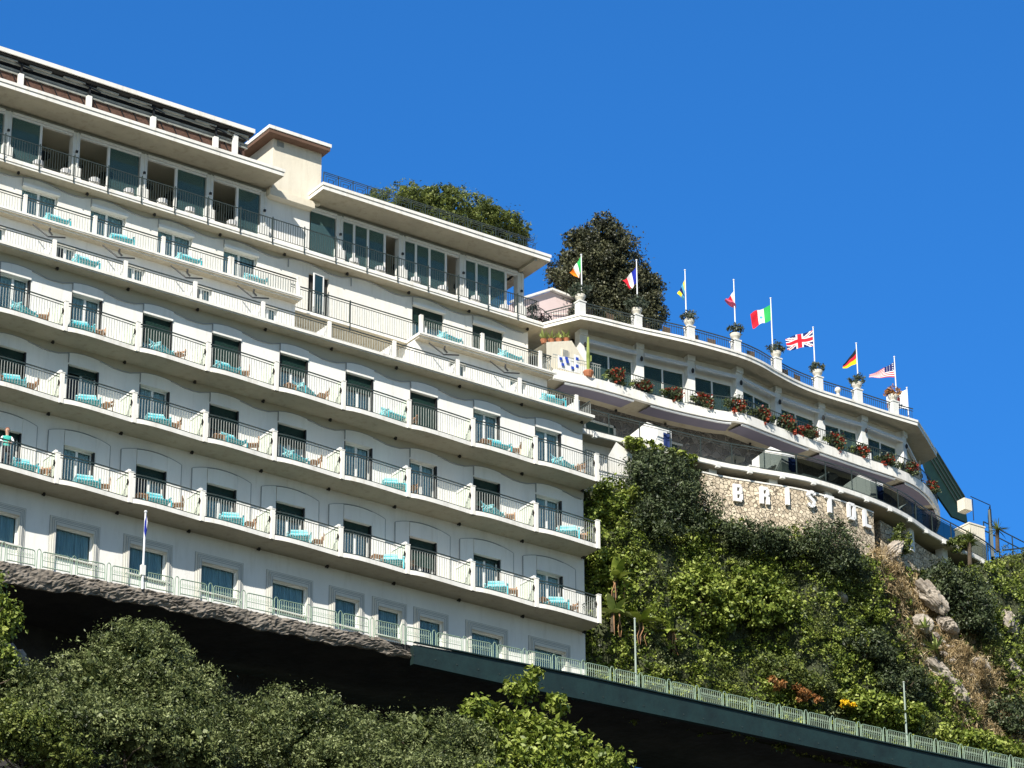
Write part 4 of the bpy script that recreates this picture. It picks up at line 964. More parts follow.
# potted agaves on the wing wall
for i, (x, z) in enumerate(((24.95, 68.02), (25.35, 68.14), (25.75, 68.27), (26.15, 68.40))):
    t = empty('potted_agave', (x, 3.95, z), 'terracotta pot of agave on the white wing wall, %s' % ['first from the left', 'second from the left', 'third from the left', 'rightmost'][i], 'plant', 'agave pots on the white wall')
    MB().lathe([(.10, 0), (.15, .16), (.16, .18), (.13, .18), (0, .15)], n=12).build('pot', M['ter'], t)
    b = MB(); rg = random.Random(i)
    for k in range(12):
        a = rg.uniform(0, 6.28); r = rg.uniform(.12, .3); h = rg.uniform(.2, .48); w = .045; d = Vector((math.cos(a), math.sin(a), 0)); s = Vector((-d.y, d.x, 0)) * w
        b.add([Vector((0, 0, .15)) - s * .7, Vector((0, 0, .15)) + s * .7, d * r * .6 + Vector((0, 0, .15 + h * .6)) + s, d * r * .6 + Vector((0, 0, .15 + h * .6)) - s, d * r + Vector((0, 0, .15 + h))], [(0, 1, 2, 3), (3, 2, 4)])
    b.build('leaves', L['yellowgreen'], t)
ct = empty('potted_cactus', (26.62, 3.0, 66.5), 'tall thin yellow green cactus in a red pot beside the blue tiles', 'plant')
MB().lathe([(.16, 0), (.24, .2), (.22, .26), (0, .24)], n=12).build('pot', M['ter'], ct)
b = MB().tube([(0, 0, .2), (0, 0, 1.0), (.02, 0, 1.9)], [.07, .08, .05], 8); b.tube([(0, 0, .7), (.14, 0, .8), (.15, 0, 1.05)], .04, 6); b.build('stem', L['yellowgreen'], ct)
# stone retaining wall and letters
SWp = sub(offset(TB, .22), 30.6, 40.75)
sw = empty('retaining_wall', (35, .5, 58), 'pale rubble retaining wall under the annex terrace carrying white letters', 'wall')
mb = MB(); mb.slab(SWp, offset(SWp, 1.2), 59.4, 62.62); mb.v = [(x - 35, y - .5, z - 58) for x, y, z in mb.v]; mb.build('masonry', M['stone'], sw)
mb = MB(); mb.slab(offset(SWp, -.03), offset(SWp, .3), 62.62, 62.69); mb.v = [(x - 35, y - .5, z - 58) for x, y, z in mb.v]; mb.build('coping', M['fascia'], sw)
SW2 = [(41.3, 1.3), (43, 1.75), (45, 2.4), (47, 2.9), (49.2, 3.5)]
mb = MB(); mb.slab(SW2, [(x, y + 1) for x, y in SW2], 57, 62.3)
for i, v in enumerate(mb.v):
    if v[2] > 60: mb.v[i] = (v[0], v[1], 62.75 - (.0 if v[0] < 42 else (v[0] - 42) * .07))
mb.v = [(x - 45, y - 2, z - 57) for x, y, z in mb.v]; s2 = mb.build('retaining_wall', M['stone']); s2.location = (45, 2, 57)
tag(s2, 'pale rubble wall right of the cave-like gap under the terrace', 'wall')
mb = MB(); mb.slab([(30, 2.1), (36, 1.7), (41, 2), (46, 3.2), (50, 4.2)], [(30, 6), (36, 6), (41, 6), (46, 7), (50, 8)], 56, 62.96); Q_('foundation', mb, M['cliff'])
def letter(ch):
    b = MB(); T = .14; Wd = .44; Hh = .80; D = .12
    def bx(x0, x1, z0, z1): b.box(x0, x1, -D, 0, z0, z1)
    if ch == 'B' : bx(0, .17, 0, Hh); bx(.17, .38, 0, .14); bx(.17, .36, .33, .47); bx(.17, .38, .66, Hh); bx(.30, .44, .10, .38); bx(.30, .42, .42, .70)
    if ch == 'R' : bx(0, .17, 0, Hh); bx(.17, .38, .66, Hh); bx(.17, .38, .34, .47); bx(.30, .44, .43, .71); bx(.30, .45, 0, .36)
    if ch == 'I' : bx(.12, .30, 0, Hh)
    if ch == 'T' : bx(0, .48, .66, Hh); bx(.15, .33, 0, .66)
    if ch == 'L' : bx(0, .17, 0, Hh); bx(.17, .45, 0, .14)
    if ch == 'O' : bx(0, .15, .08, .72); bx(.31, .46, .08, .72); bx(.07, .39, 0, .14); bx(.07, .39, .66, Hh)
    if ch == 'S' :
        pts = [(.40, .62), (.36, .72), (.22, .74), (.09, .68), (.08, .55), (.2, .43), (.34, .34), (.38, .2), (.28, .08), (.14, .07), (.05, .18)]
        for i in range(len(pts) - 1): b.bar((pts[i][0], -D / 2, pts[i][1]), (pts[i + 1][0], -D / 2, pts[i + 1][1]), D, .15)
    return b
LETS = [('B', 32.9, 61.55), ('R', 34.12, 61.62), ('I', 35.2, 61.75), ('S', 36.36, 61.85), ('T', 37.36, 61.86), ('O', 38.65, 61.85), ('L', 39.6, 61.75)]
for ch_, x, z in LETS:
    y = interp(x, SWp); y2 = interp(x + .45, SWp)
    o = letter(ch_).build('wall_letter', M['letter']); o.location = (x, min(y, y2) - .04 + 0, z); o.rotation_euler = (0, 0, math.atan2(y2 - y, .45)); o.location.y = y - .04
    tag(o, 'white raised letter %s fixed to the pale rubble retaining wall' % ch_, 'letter', 'white letters on the retaining wall')
# furniture on the lower terrace
ct0 = None
for i, (x, y) in enumerate(((33.5, 1.7), (38.0, .85), (44.2, 2.1))):
    if ct0 is None:
        ct0 = empty('cafe_table'); MB().lathe([(.42, .72), (.44, .74), (.42, .76)], n=24).build('table_top', M['rail'], ct0); MB().tube([(0, 0, .03), (0, 0, .72)], .035, 8).lathe([(.25, 0), (.22, .03), (.04, .05)], n=12).build('pedestal', M['rail'], ct0); o = ct0
    else: o = copy_tree(ct0)
    o.location = (x, y, 63.13); tag(o, 'round dark terrace table, ' + ['above the first wall letters', 'above the letter T', 'right of the last white divider'][i], 'table', 'round tables on the lower terrace')
lg0 = None
for i, (x, y) in enumerate(((34.4, 1.35), (36.9, .75), (42.0, 1.5))):
    if lg0 is None:
        lg0 = empty('sun_lounger'); MB().box(-.6, .3, -.28, .28, .26, .33).build('seat', M['trim'], lg0); MB().add([(.3, -.28, .30), (.3, .28, .30), (.85, .28, .78), (.85, -.28, .78), (.3, -.28, .24), (.3, .28, .24), (.88, .28, .73), (.88, -.28, .73)], [(0, 1, 2, 3), (7, 6, 5, 4), (0, 3, 7, 4), (1, 5, 6, 2), (2, 6, 7, 3)]).build('backrest', M['trim'], lg0)
        for sx in (-.52, .25):
            for sy in (-.24, .24): MB().box(sx - .02, sx + .02, sy - .02, sy + .02, 0, .26).build('leg', M['trim'], lg0)
        o = lg0
    else: o = copy_tree(lg0)
    o.location = (x, y, 63.13); tag(o, 'white sun lounger on the lower terrace ' + ['left of the middle divider', 'right of the middle divider', 'right of the last divider'][i], 'sun lounger', 'sun loungers on the lower terrace')
for i, (x, y) in enumerate(((29.55, 1.66), (35.6, .66), (40.7, .82))):
    b = MB(); b.add([(0 + .4 * a / 6, -.02 * math.sin(a * 1.4) - .03, -.62 * c / 5) for a in range(7) for c in range(6)], [(a * 6 + c, (a + 1) * 6 + c, (a + 1) * 6 + c + 1, a * 6 + c + 1) for a in range(6) for c in range(5)])
    o = b.build('towel', M['blue'], None, True); o.location = (x, y, 64.1); tag(o, 'navy blue towel hanging on the %s white terrace divider' % ['left', 'middle', 'right'][i], 'towel', 'blue towels on the terrace dividers')
# far right end of the annex: green screen, white blocks, roof access
sc_ = empty('green_screen', (49, 6, 66), 'dark green slatted screen running down the far end of the annex', 'screen')
pl_ = [(50.05, 7, 70.7), (51.75, 7, 68.5), (51.85, 7, 67.2), (50.9, 7, 67.3), (49.7, 7, 68.55), (49.2, 7, 69.9)]
mb = MB(); n = len(pl_); mb.add([(x - 49, y - 6 + .0, z - 66) for x, y, z in pl_] + [(x - 49, y - 6 + .12, z - 66) for x, y, z in pl_], [tuple(range(n))[::-1], tuple(range(n, 2 * n))] + [(i, (i + 1) % n, n + (i + 1) % n, n + i) for i in range(n)]); mb.build('panel', M['greenrail'], sc_)
mb = MB()
for k in range(4): d = k * .22; mb.bar((50.0 - 49 - d * .5, 1 - .04, 70.65 - 66 - d), (51.75 - 49 - d * .5, 1 - .04, 68.5 - 66 - d), .05)
mb.build('rail', M['rail'], sc_)
wb = MB().box(48.95, 49.4, 4.0, 4.5, 66.15, 66.72); o = Q_('white_block', wb, M['cream'])
wb = MB().box(49.15, 50.1, 4.0, 5.0, 63.2, 65.45).box(49.12, 50.14, 3.97, 5.04, 65.45, 65.52); Q_('white_block', wb, M['cream'])
mb = MB()
for a, b_ in (((49.4, 4.05, 66.9), (50.6, 4.05, 66.75)), ((50.6, 4.05, 65.7), (50.6, 4.05, 66.75)), ((49.5, 4.05, 65.7), (49.5, 4.05, 66.8)), ((50.6, 4.1, 66.7), (51.4, 5.2, 65.0))): mb.bar(a, b_, .03)
Q_('blue_rail', mb, mat('dark iron', (.02, .03, .05), .5, .2, 3))
mb = MB(); mb.slab([(50.6, 4.2), (51.2, 4.9)], [(50.7, 4.1), (51.3, 4.8)], 64.2, 66.6); Q_('green_fin', mb, M['greenrail'])
fr = empty('cliff_railing', (51, 5, 65), 'black iron railing on the skyline beyond the annex', 'railing')
mb = MB()
for z in (0.55, 1.0): mb.bar((0, 0, z + .35), (5, 0.6, z - .1), .04)
for k in range(6): mb.bar((k, k * .12, -.6), (k, k * .12, 1.35 - k * .09), .04)
mb.bar((1.2, .1, .2), (3.4, .4, 1.0), .06); mb.build('bars', M['rail'], fr)
# red shrub and iron gate between the buildings
gt = empty('iron_gate', (25.9, 5.1, 69.4), 'black wrought iron scroll gate between the hotel and the annex roof', 'gate')
mb = MB()
for k in range(5):
    cx = -.2 + k * .22
    for r in (.09, .05): mb.tube([(cx + r * math.cos(a), 0, .55 - k * .05 + r * math.sin(a)) for a in np.linspace(0, 6.28, 11)], .014, 5)
    for r in (.08,): mb.tube([(cx + r * math.cos(a), 0, .25 - k * .03 + r * math.sin(a)) for a in np.linspace(0, 6.28, 11)], .014, 5)
mb.tube([(-.4 + 1.1 * t, 0, 1.0 - .9 * t * t) for t in np.linspace(0, 1, 9)], .022, 6); mb.tube([(-.4, 0, 0), (.8, 0, 0)], .02, 6); mb.build('scrollwork', M['black'], gt)
def shrub(name, loc, blobs, n, size, m, label, cat='shrub', seed=0, group=None, aspect=.45, clump=.3, per=50, shell=.6, up=.5, stem=True, gravity=0):
    t = empty(name, loc, label, cat, group)
    P, D = crown_points(blobs, n, seed, clump, per, shell); leafcloud('foliage', P, size, m, t, seed, up=up, aspect=aspect, outdir=D, gravity=gravity)
    if stem:
        b = MB(); r = random.Random(seed); bb = blobs[0]
        for k in range(3): b.tube([(r.uniform(-.1, .1), r.uniform(-.05, .1), -bb[5] * .9), (r.uniform(-.2, .2), .05, -.2), (bb[0] + r.uniform(-.4, .4) * bb[3], bb[1], bb[2] + bb[5] * .3)], [.06, .045, .02], 6)
        b.build('stem', M['bark'], t)
    return t
shrub('red_shrub', (25.9, 5.9, 70.3), [(0, 0, 0, .55, .5, .5), (.4, 0, -.2, .4, .4, .4)], 900, .07, leafmat('dark red leaves', [(.02, .012, .01), (.06, .03, .02), (.12, .05, .04), (.16, .09, .05)]), 'dark reddish shrub between the hotel restaurant and the annex roof', seed=3)

# ================================================================== hillside right of the hotel
def hill_y(x, z):
    base = interp(z, [(50, 0.2), (53, .5), (57, .75), (61, 1.25), (64, 2.6), (68, 5.5)])
    base = max(base, 1.75 - (x - 25) * .4)
    if 30 < x < 41 and z < 60.4: base = min(base, interp(x, TB) + .05)
    return base + .28 * noise3(x * .5, z * .5, 2.0) + .14 * noise3(x * 1.4, z * 1.3, 5.0)
def hill_top(x): return interp(x, [(24, 60.3), (27.5, 60.6), (29, 61.6), (31, 61.0), (33, 60.3), (40, 60.5), (44, 61.3), (48, 62.6), (49.5, 63.6), (52, 64.5), (58, 65.5), (80, 66)])
vs = []; fs = []; nx = 180; nz = 44
for i in range(nx):
    x = 24.95 + i * .3
    for k in range(nz):
        z = 50.3 + (hill_top(x) - 50.3) * k / (nz - 1); y = hill_y(x, z)
        if k == nz - 1: y += 9
        vs.append((x, y, z))
for i in range(nx - 1):
    for k in range(nz - 1): fs.append((i * nz + k, (i + 1) * nz + k, (i + 1) * nz + k + 1, i * nz + k + 1))
tag(MB().add(vs, fs).build('hillside', M['soil'], smooth=True), kind='structure')
# ground cover leaves over the hillside: nobody could count them
rg = np.random.default_rng(11)
def hill_pts(n, x0, x1, dens=None, lift=(.02, .38), z0=50.4, zadd=-.15):
    X = rg.uniform(x0, x1, n * 2); T = rg.uniform(0, 1, n * 2); top = np.array([hill_top(x) for x in X]); Z = z0 + (top + zadd - z0) * T
    keep = np.ones(n * 2, bool) if dens is None else rg.uniform(0, 1, n * 2) < dens(X, Z)
    X, Z = X[keep][:n], Z[keep][:n]
    Y = np.array([hill_y(x, z) for x, z in zip(X, Z)])
    bump = .5 + .5 * np.sin(X * 2.3 + np.sin(Z * 2.1) * 1.3) * np.cos(Z * 2.7 + X * .7)
    Y -= rg.uniform(lift[0], lift[1], len(X)) * (.35 + 1.2 * bump)
    return np.stack([X, Y, Z], 1)
def dry_mask(X, Z):                      # 1 on the dry rocky strip at the right
    c = 40.6 + (60.3 - Z) * .95
    return np.clip(1.35 - np.abs(X - c - .8) / (2.0 + (60 - Z) * .2), 0, 1) * (Z > 53.2) * (Z < 61.3)
def species(x, z): return noise3(x * .42 + 3, z * .55 - 1, 7.7) + .35 * noise3(x * 1.3, z * 1.2, 3.1)
cov = {0: [], 1: [], 2: [], 3: []}
r_ = random.Random(77)
for _ in range(2600):
    x = r_.uniform(25.0, 56); top = hill_top(x); z = r_.uniform(50.5, top - .2)
    if r_.random() < .93 * float(dry_mask(np.array([x]), np.array([z]))[0]): continue
    v = species(x, z) + r_.uniform(-.25, .25); k = 3 if v > 1.25 else (1 if v > .25 else (0 if v > -.85 else 2))
    q = r_.uniform(.16, .52) * (1.25 if r_.random() < .15 else 1); cov[k].append((x, hill_y(x, z) - q * .35, z, q * 1.1, q * .8, q))
for k, (lm_, n, sz, asp) in {0: (L['hill'], 84000, .060, .6), 1: (L['bright'], 40000, .066, .6), 2: (L['pine'], 40000, .048, .4), 3: (L['olive'], 14000, .055, .4)}.items():
    P, D = crown_points(cov[k], n, 300 + k, clump=.30, per=16, shell=.55)
    tag(leafcloud('ground_cover', P, sz, lm_, None, 310 + k, up=.6, aspect=asp, outdir=D), kind='stuff')
P = hill_pts(30000, 24.9, 58, lambda X, Z: 1 - .97 * dry_mask(X, Z), lift=(.0, .12))
tag(leafcloud('ground_cover', P, .07, L['darkleaf'], None, 12, up=.55, aspect=.5), kind='stuff')
P = hill_pts(26000, 38.5, 52, lambda X, Z: dry_mask(X, Z) * .9, lift=(0, .3))
a = leafcloud('dry_grass', P, .16, L['dry'], None, 13, up=.2, aspect=.10, gravity=-1.2); tag(a, kind='stuff')
# pale rocks
def rock(loc, s, seed, label):
    r = random.Random(seed); bm = bmesh_ico(4); out = []
    for v in bm[0]:
        n = 1 + .16 * noise3(v[0] * 2.1 + seed, v[1] * 2.1 + v[2] * 1.7, seed) + .07 * noise3(v[0] * 6, v[1] * 6 + v[2] * 5, seed) + .025 * r.uniform(-1, 1) - .10 * abs(math.sin(v[0] * 5 + v[2] * 7 + seed))
        out.append((v[0] * s[0] * n * .78, v[1] * s[1] * n, v[2] * s[2] * n * .8))
    o = MB().add(out, bm[1]).build('boulder', M['palerock']); o.location = loc; o.rotation_euler = (r.uniform(-.3, .3), R_(38) + r.uniform(-.2, .2), r.uniform(-.3, .3))
    tag(o, label, 'rock', 'pale rocks on the hillside'); return o
import bmesh
def bmesh_ico(n):
    b = bmesh.new(); bmesh.ops.create_icosphere(b, subdivisions=n, radius=1); v = [tuple(x.co) for x in b.verts]; f = [tuple(q.index for q in x.verts) for x in b.faces]; b.free(); return v, f
rock((43.4, .55, 59.3), (1.3, .5, .45), 1, 'large pale boulder sloping down just left of the dark round right-hand shrub')
rock((44.2, .45, 58.1), (.7, .4, .35), 2, 'smaller pale boulder just below the large sloping boulder')
rock((42.6, .3, 57.8), (.6, .35, .5), 3, 'pale rock behind the agave clump')
rock((43.4, .25, 55.7), (1.15, .35, .3), 4, 'long pale rock slab below the agave clump')
rock((44.4, .2, 54.9), (.9, .35, .35), 5, 'pale rock slab lowest on the right slope above the fence')
rock((48.4, 1.0, 59.3), (.9, .4, .9), 6, 'tall pale rock face at the right edge of the view')
rock((48.3, .9, 57.0), (.8, .4, .4), 7, 'pale rock in the dry grass near the right edge below the rock face')
rock((41.6, .8, 61.2), (.45, .35, .8), 8, 'upright pale rock in the gap right of the letter wall')
rock((37.9, .15, 57.9), (.35, .2, .22), 9, 'small pale stone among the green cover below the dark round shrub')
rock((46.0, .4, 56.6), (.7, .35, .3), 10, 'pale rock in the middle of the dry grass patch')
S = shrub
rb = MB(); r_ = random.Random(5); v0, f0 = bmesh_ico(1)
for _ in range(420):
    x = r_.uniform(39.5, 50.5); z = r_.uniform(53.5, 61)
    if r_.random() > float(dry_mask(np.array([x]), np.array([z]))[0]): continue
    q = r_.uniform(.04, .22); y = hill_y(x, z); k1 = r_.uniform(.6, 1.5); a = r_.uniform(0, 3)
    rb.add([(x + (p[0] * math.cos(a) - p[2] * math.sin(a)) * q * k1 * r_.uniform(.8, 1.2), y + p[1] * q * .8, z + (p[0] * math.sin(a) + p[2] * math.cos(a)) * q * .7 * r_.uniform(.8, 1.2)) for p in v0], f0)
tag(rb.build('rubble', M['palerock']), kind='stuff')
S('large_shrub', (28.3, .9, 60.9), [(.5, 0, .2, 1.9, 1.0, 1.4), (-.2, 0, .9, 1.0, .7, .7), (1.1, 0, .9, 1.4, .8, 1.0), (2.2, -.1, -.4, 1.3, .8, 1.2), (.4, -.2, -1.6, 1.9, .8, 1.2)], 15000, .075, L['darkleaf'], 'large dark grey green shrub between the hotel corner and the letter wall', seed=21, aspect=.4)
S('creeper', (26.5, 1.0, 60.0), [(0, 0, 0, 1.2, .6, .9), (-.6, .1, -2, .9, .6, 1.4), (.4, 0, -3.4, 1.3, .6, 1.5)], 7000, .08, L['hill'], 'bright green creeper hanging down right beside the hotel corner', cat='creeper', seed=22, aspect=.6, stem=False)
S('creeper', (28.9, 1.2, 63.05), [(0, 0, 0, 1.2, .3, .22), (-1.2, 0, -.1, .6, .3, .3), (1.6, 0, -.1, .9, .3, .25)], 2600, .065, L['bright'], 'green creeper spilling along the terrace edge above the large dark shrub', cat='creeper', seed=23, aspect=.6, stem=False)
S('dark_shrub', (33.3, .3, 59.6), [(0, 0, 0, 1.6, .7, .7), (1.3, 0, .1, .9, .6, .6)], 6500, .075, L['darkleaf'], 'low dark shrub directly below the first two wall letters', seed=24)
S('round_shrub', (37.1, -.1, 60.0), [(0, 0, 0, 1.5, .9, 1.15), (.4, -.1, -.8, 1.3, .7, .7), (-.9, 0, -.2, .8, .6, .7)], 9000, .07, L['darkleaf'], 'round very dark shrub below the letters S and T', seed=25)
S('round_shrub', (45.3, .5, 59.5), [(0, 0, 0, 1.6, .9, 1.3), (-1.0, 0, .7, 1.0, .7, .8), (.8, 0, -1.0, 1.1, .7, .7)], 9500, .075, L['darkleaf'], 'round dark shrub right of the large pale boulder', seed=26)
S('green_shrub', (30.2, .0, 56.3), [(0, 0, 0, 1.6, .6, 1.1), (1.0, 0, -.6, 1.0, .5, .8)], 6000, .09, L['bright'], 'light green leafy shrub low on the slope below the large dark shrub', seed=27, aspect=.6)
S('green_shrub', (33.6, .0, 56.6), [(0, 0, 0, 1.5, .6, 1.0), (-.8, 0, .7, .9, .5, .6)], 5500, .085, L['hill'], 'mid green shrub below the dark shrub under the letters', seed=28, aspect=.6)
S('dark_shrub', (38.9, .0, 56.0), [(0, 0, 0, 1.3, .6, .9), (1.0, 0, -.5, .8, .5, .6)], 5000, .07, L['darkleaf'], 'dark shrub on the lower slope left of the agave clump', seed=29)
S('dark_shrub', (41.2, .0, 54.7), [(0, 0, 0, 1.3, .6, .8), (-1.0, 0, -.3, .8, .5, .6)], 5000, .07, L['darkleaf'], 'dark shrub just below and left of the long pale slab', seed=30)
S('green_shrub', (34.3, .0, 53.7), [(0, 0, 0, 1.2, .6, .7), (1.4, 0, -.2, .9, .5, .5)], 5000, .07, L['pine'], 'feathery olive green shrub just above the road fence left of the yellow flowers', seed=31)
S('green_shrub', (39.6, -.2, 53.0), [(0, 0, 0, 1.5, .6, .6), (-1.5, 0, .1, .9, .5, .5), (1.5, 0, .1, .9, .5, .5)], 6500, .09, L['bright'], 'bright leafy shrub behind the road fence left of the thin pole', seed=32, aspect=.6)
S('green_shrub', (44.5, -.1, 52.5), [(0, 0, 0, 1.8, .6, .6), (1.8, 0, .1, 1.2, .5, .5)], 6500, .09, L['bright'], 'bright leafy shrub behind the road fence at the right edge', seed=33, aspect=.6)
S('dark_shrub', (47.9, .5, 54.6), [(0, 0, 0, 1.6, .7, .9)], 4500, .075, L['darkleaf'], 'dark shrub at the lower right edge of the slope', seed=34)
S('dry_shrub', (40.7, .5, 60.3), [(0, 0, 0, .9, .5, .7), (.4, 0, -.9, .9, .4, .6)], 3200, .10, L['dry'], 'straw coloured dry grass clump below the end of the letter wall', cat='grass clump', seed=35, aspect=.12, gravity=-1.5, stem=False)
S('dry_shrub', (45.2, .4, 56.6), [(0, 0, 0, 1.3, .5, .7), (1.3, 0, -.4, .9, .4, .5)], 4200, .10, L['dry'], 'reddish straw coloured grass clump right of the agave', cat='grass clump', seed=36, aspect=.12, gravity=-1.5, stem=False)
S('olive_shrub', (42.1, .9, 61.8), [(0, 0, 0, .45, .4, .7)], 1200, .07, L['pine'], 'small upright shrub at the gap between the two rubble walls', seed=37)
S('olive_shrub', (47.0, 2.0, 63.3), [(0, 0, 0, .5, .3, .45), (-.7, 0, -.3, .4, .3, .3)], 1500, .07, L['pine'], 'small bush poking above the terrace edge by the far white block', seed=38)
S('rust_shrub', (35.2, -.35, 52.75), [(0, 0, 0, .8, .3, .3), (-1.8, 0, .1, .6, .3, .25)], 1200, .075, L['rust'], 'rust orange leafy patch just above the road fence', seed=39, stem=False)
S('yellow_flowers', (37.5, -.35, 52.85), [(0, 0, 0, .35, .25, .2)], 260, .055, flat('petal', (.85, .55, .02)), 'small patch of yellow flowers just above the road fence', cat='flowers', seed=40, stem=False, aspect=.8)
def rosette(name, loc, n, ln, wd, m, label, cat, seed, droop=.3, trunk=0, spread=1.0, fold=False):
    t = empty(name, loc, label, cat); b = MB(); r = random.Random(seed)
    for k in range(n):
        a = r.uniform(0, 2 * math.pi); el = r.uniform(.05, 1.35) ** 1.0; l = ln * r.uniform(.7, 1.1); d = Vector((math.cos(a) * math.cos(el) * spread, math.sin(a) * math.cos(el) * spread, math.sin(el)))
        s = Vector((-math.sin(a), math.cos(a), 0)) * wd; pts = []
        for j in range(5):
            q = j / 4; c = d * l * q + Vector((0, 0, -droop * l * q * q * math.cos(el))); ww = (.55 + 1.6 * q * (1 - q)) * (1 - q ** 3)
            pts += [c - s * ww + Vector((0, 0, trunk)), c + s * ww + Vector((0, 0, trunk + (.0)))]
        b.add(pts, [(2 * j, 2 * j + 1, 2 * j + 3, 2 * j + 2) for j in range(4)])
    b.build('leaves', m, t)
    if trunk: MB().tube([(0, .1, -.6), (0, .05, trunk * .5), (0, 0, trunk + .05)], [.1, .09, .08], 8).build('trunk', M['bark'], t)
    return t
rosette('yucca', (46.6, 1.3, 62.3), 70, .75, .03, L['pine'], 'spiky yucca on the skyline right of the terrace end', 'yucca', 41, .25, .6)
rosette('yucca', (47.6, 1.5, 61.6), 60, .7, .035, L['darkleaf'], 'lower spiky yucca below the skyline yucca', 'yucca', 42, .25, .2)
rosette('yucca', (49.6, 2.6, 64.3), 50, .7, .03, L['pine'], 'small spiky palm at the right edge of the skyline', 'yucca', 43, .4, .4)
rosette('agave', (42.9, -.1, 56.5), 26, .85, .06, L['yellowgreen'], 'pale yellow green agave clump among the pale rocks', 'agave', 44, .05)
rosette('agave', (42.3, -.1, 57.4), 18, .6, .05, L['yellowgreen'], 'smaller pale agave just above the large agave clump', 'agave', 45, .05)
rosette('agave', (48.2, .9, 60.9), 22, .7, .05, L['yellowgreen'], 'pale spiky agave beside the rock face at the right edge', 'agave', 46, .1)
bm_ = [(25.95, .6, 54.4, 'left'), (27.2, .4, 54.2, 'middle'), (28.6, .3, 54.1, 'right'), (26.2, .7, 56.0, 'topmost')]
for i, (x, y, z, wd) in enumerate(bm_):
    t = rosette('banana_plant', (x, y, z), 11, 1.35, .20, L['bright'] if i else L['yellowgreen'], 'broad leaved banana plant beside the hotel corner, %s of the four' % wd, 'banana plant', 50 + i, .55, .2, 1.0)
    b = MB(); q_ = random.Random(i)
    for _j in range(3): xx = q_.uniform(-.3, .3); b.tube([(xx, -.1, q_.uniform(.1, .4)), (xx + q_.uniform(-.08, .08), -.14, -.1), (xx + q_.uniform(-.15, .15), -.12, -.45), (xx + q_.uniform(-.1, .1), -.1, -.8)], [.008, .022, .016, .006], 5)
    b.build('dead_leaf', M['wood'], t)

# ================================================================== trees on the skyline
def tree(name, loc, trunk_top, blobs, n, size, m, label, seed, aspect=.45, clump=.25, per=60, shell=.6, r=.2, nl=7, spread=(1.5, 1.2, 1.2), up=.5, cat='tree', pf=None):
    t = empty(name, loc, label, cat)
    if pf:
        pb = puffs(blobs, pf[0], pf[1], pf[2], seed, pf[3] if len(pf) > 3 else -9e9); P, D = crown_points(pb, int(n * .8), seed, .26, 12, .6); P2, D2 = crown_points(blobs, int(n * .2), seed + 1, .3, 30, .2); sc_in = .8
        P = np.concatenate([P, P2]); D = np.concatenate([D, D2])
    else: P, D = crown_points(blobs, n, seed, clump, per, shell)
    leafcloud('crown', P, size, m, t, seed, up=up, aspect=aspect, outdir=D)
    if pf: Pi, Di = crown_points([(a, b_, c, d * .62, e * .62, f * .62) for a, b_, c, d, e, f in blobs], 9000, seed + 5, .25, 20, .3); leafcloud('inner_foliage', Pi, .12, m, t, seed + 5, up=up, aspect=.7)
    b = MB(); limbs(b, (0, 0, -2.5 if loc[2] < 50 else -.3), trunk_top, spread, r, nl, seed); b.build('trunk', M['bark'], t, True); return t
tree('stone_pine', (25.6, 12.5, 69.5), (0, 0, 8.5), [(-2.6, 0, 8.3, 1.9, 2.2, .75), (-.3, 0, 8.45, 2.9, 2.6, .95), (1.9, 0, 8.2, 2.2, 2.3, 1.0), (2.75, 0, 7.5, 1.25, 1.6, .9), (-.5, 0, 7.6, 2.9, 2.4, .8), (1.4, 0, 6.9, 2.1, 2.0, .8)], 120000, .065, L['pine'], 'flat topped stone pine crown rising behind the hotel roof', 61, pf=(900, .18, .32), aspect=.3, clump=.10, per=60, shell=.86)
tree('cypress_tree', (32.25, 9.3, 69.6), (0, 0, 8.0), [(.1, 0, 7.5, 1.4, 1.3, 1.35), (-.9, 0, 7.0, 1.0, 1, 1.1), (-1.2, 0, 5.6, 1.5, 1.4, 1.2), (.9, 0, 6.2, 1.4, 1.4, 1.3), (-1.5, 0, 4.3, 1.3, 1.3, .9), (1.2, 0, 4.6, 1.5, 1.4, .9), (0, 0, 4.6, 2.0, 1.5, 1.6), (2.1, 0, 6.0, .8, .7, .5), (2.3, 0, 4.9, .7, .7, .42), (1.9, 0, 3.3, 1.1, 1, .8), (2.5, 0, 2.6, .7, .7, .6), (.75, 0, 8.3, .6, .7, .55), (0, 0, 3.0, 2.2, 1.5, 1.2)], 120000, .062, L['conifer'], 'dark dense conifer behind the left end of the roof terrace', 62, pf=(170, .30, .62), aspect=.55, clump=.12, per=60, shell=.80)
# ================================================================== foreground trees below the overhang
tree('olive_tree', (1.0, -5, 42.7), (0, 0, 2.6), [(0, 0, 2.3, 2.0, 1.6, 1.7), (-1.6, 0, 1.3, 1.9, 1.5, 1.4), (1.7, 0, 1.4, 1.7, 1.5, 1.6), (.4, -.8, .2, 3.0, 1.4, 1.6), (-.7, 0, 3.0, .9, .8, .8), (1.3, 0, 2.7, 1.0, .8, .9), (3.2, 0, .4, 1.5, 1.2, 1.3)], 51000, .062, L['olive'], 'tall grey green olive tree rising highest at the lower left', 71, pf=(240, .3, .6), aspect=.35, clump=.13, per=46, r=.16, shell=.62)
tree('olive_tree', (7.6, -5, 42.7), (0, 0, 1.8), [(0, 0, 1.6, 1.8, 1.4, 1.4), (-1.6, -.4, .8, 1.5, 1.2, 1.4), (1.8, -.3, 1.0, 1.5, 1.2, 1.2), (0, -.8, -.2, 3.2, 1.4, 1.2)], 34000, .062, L['olive'], 'grey green olive tree in the middle of the lower left row', 72, pf=(170, .3, .6), aspect=.38, clump=.14, per=46, r=.14, shell=.6)
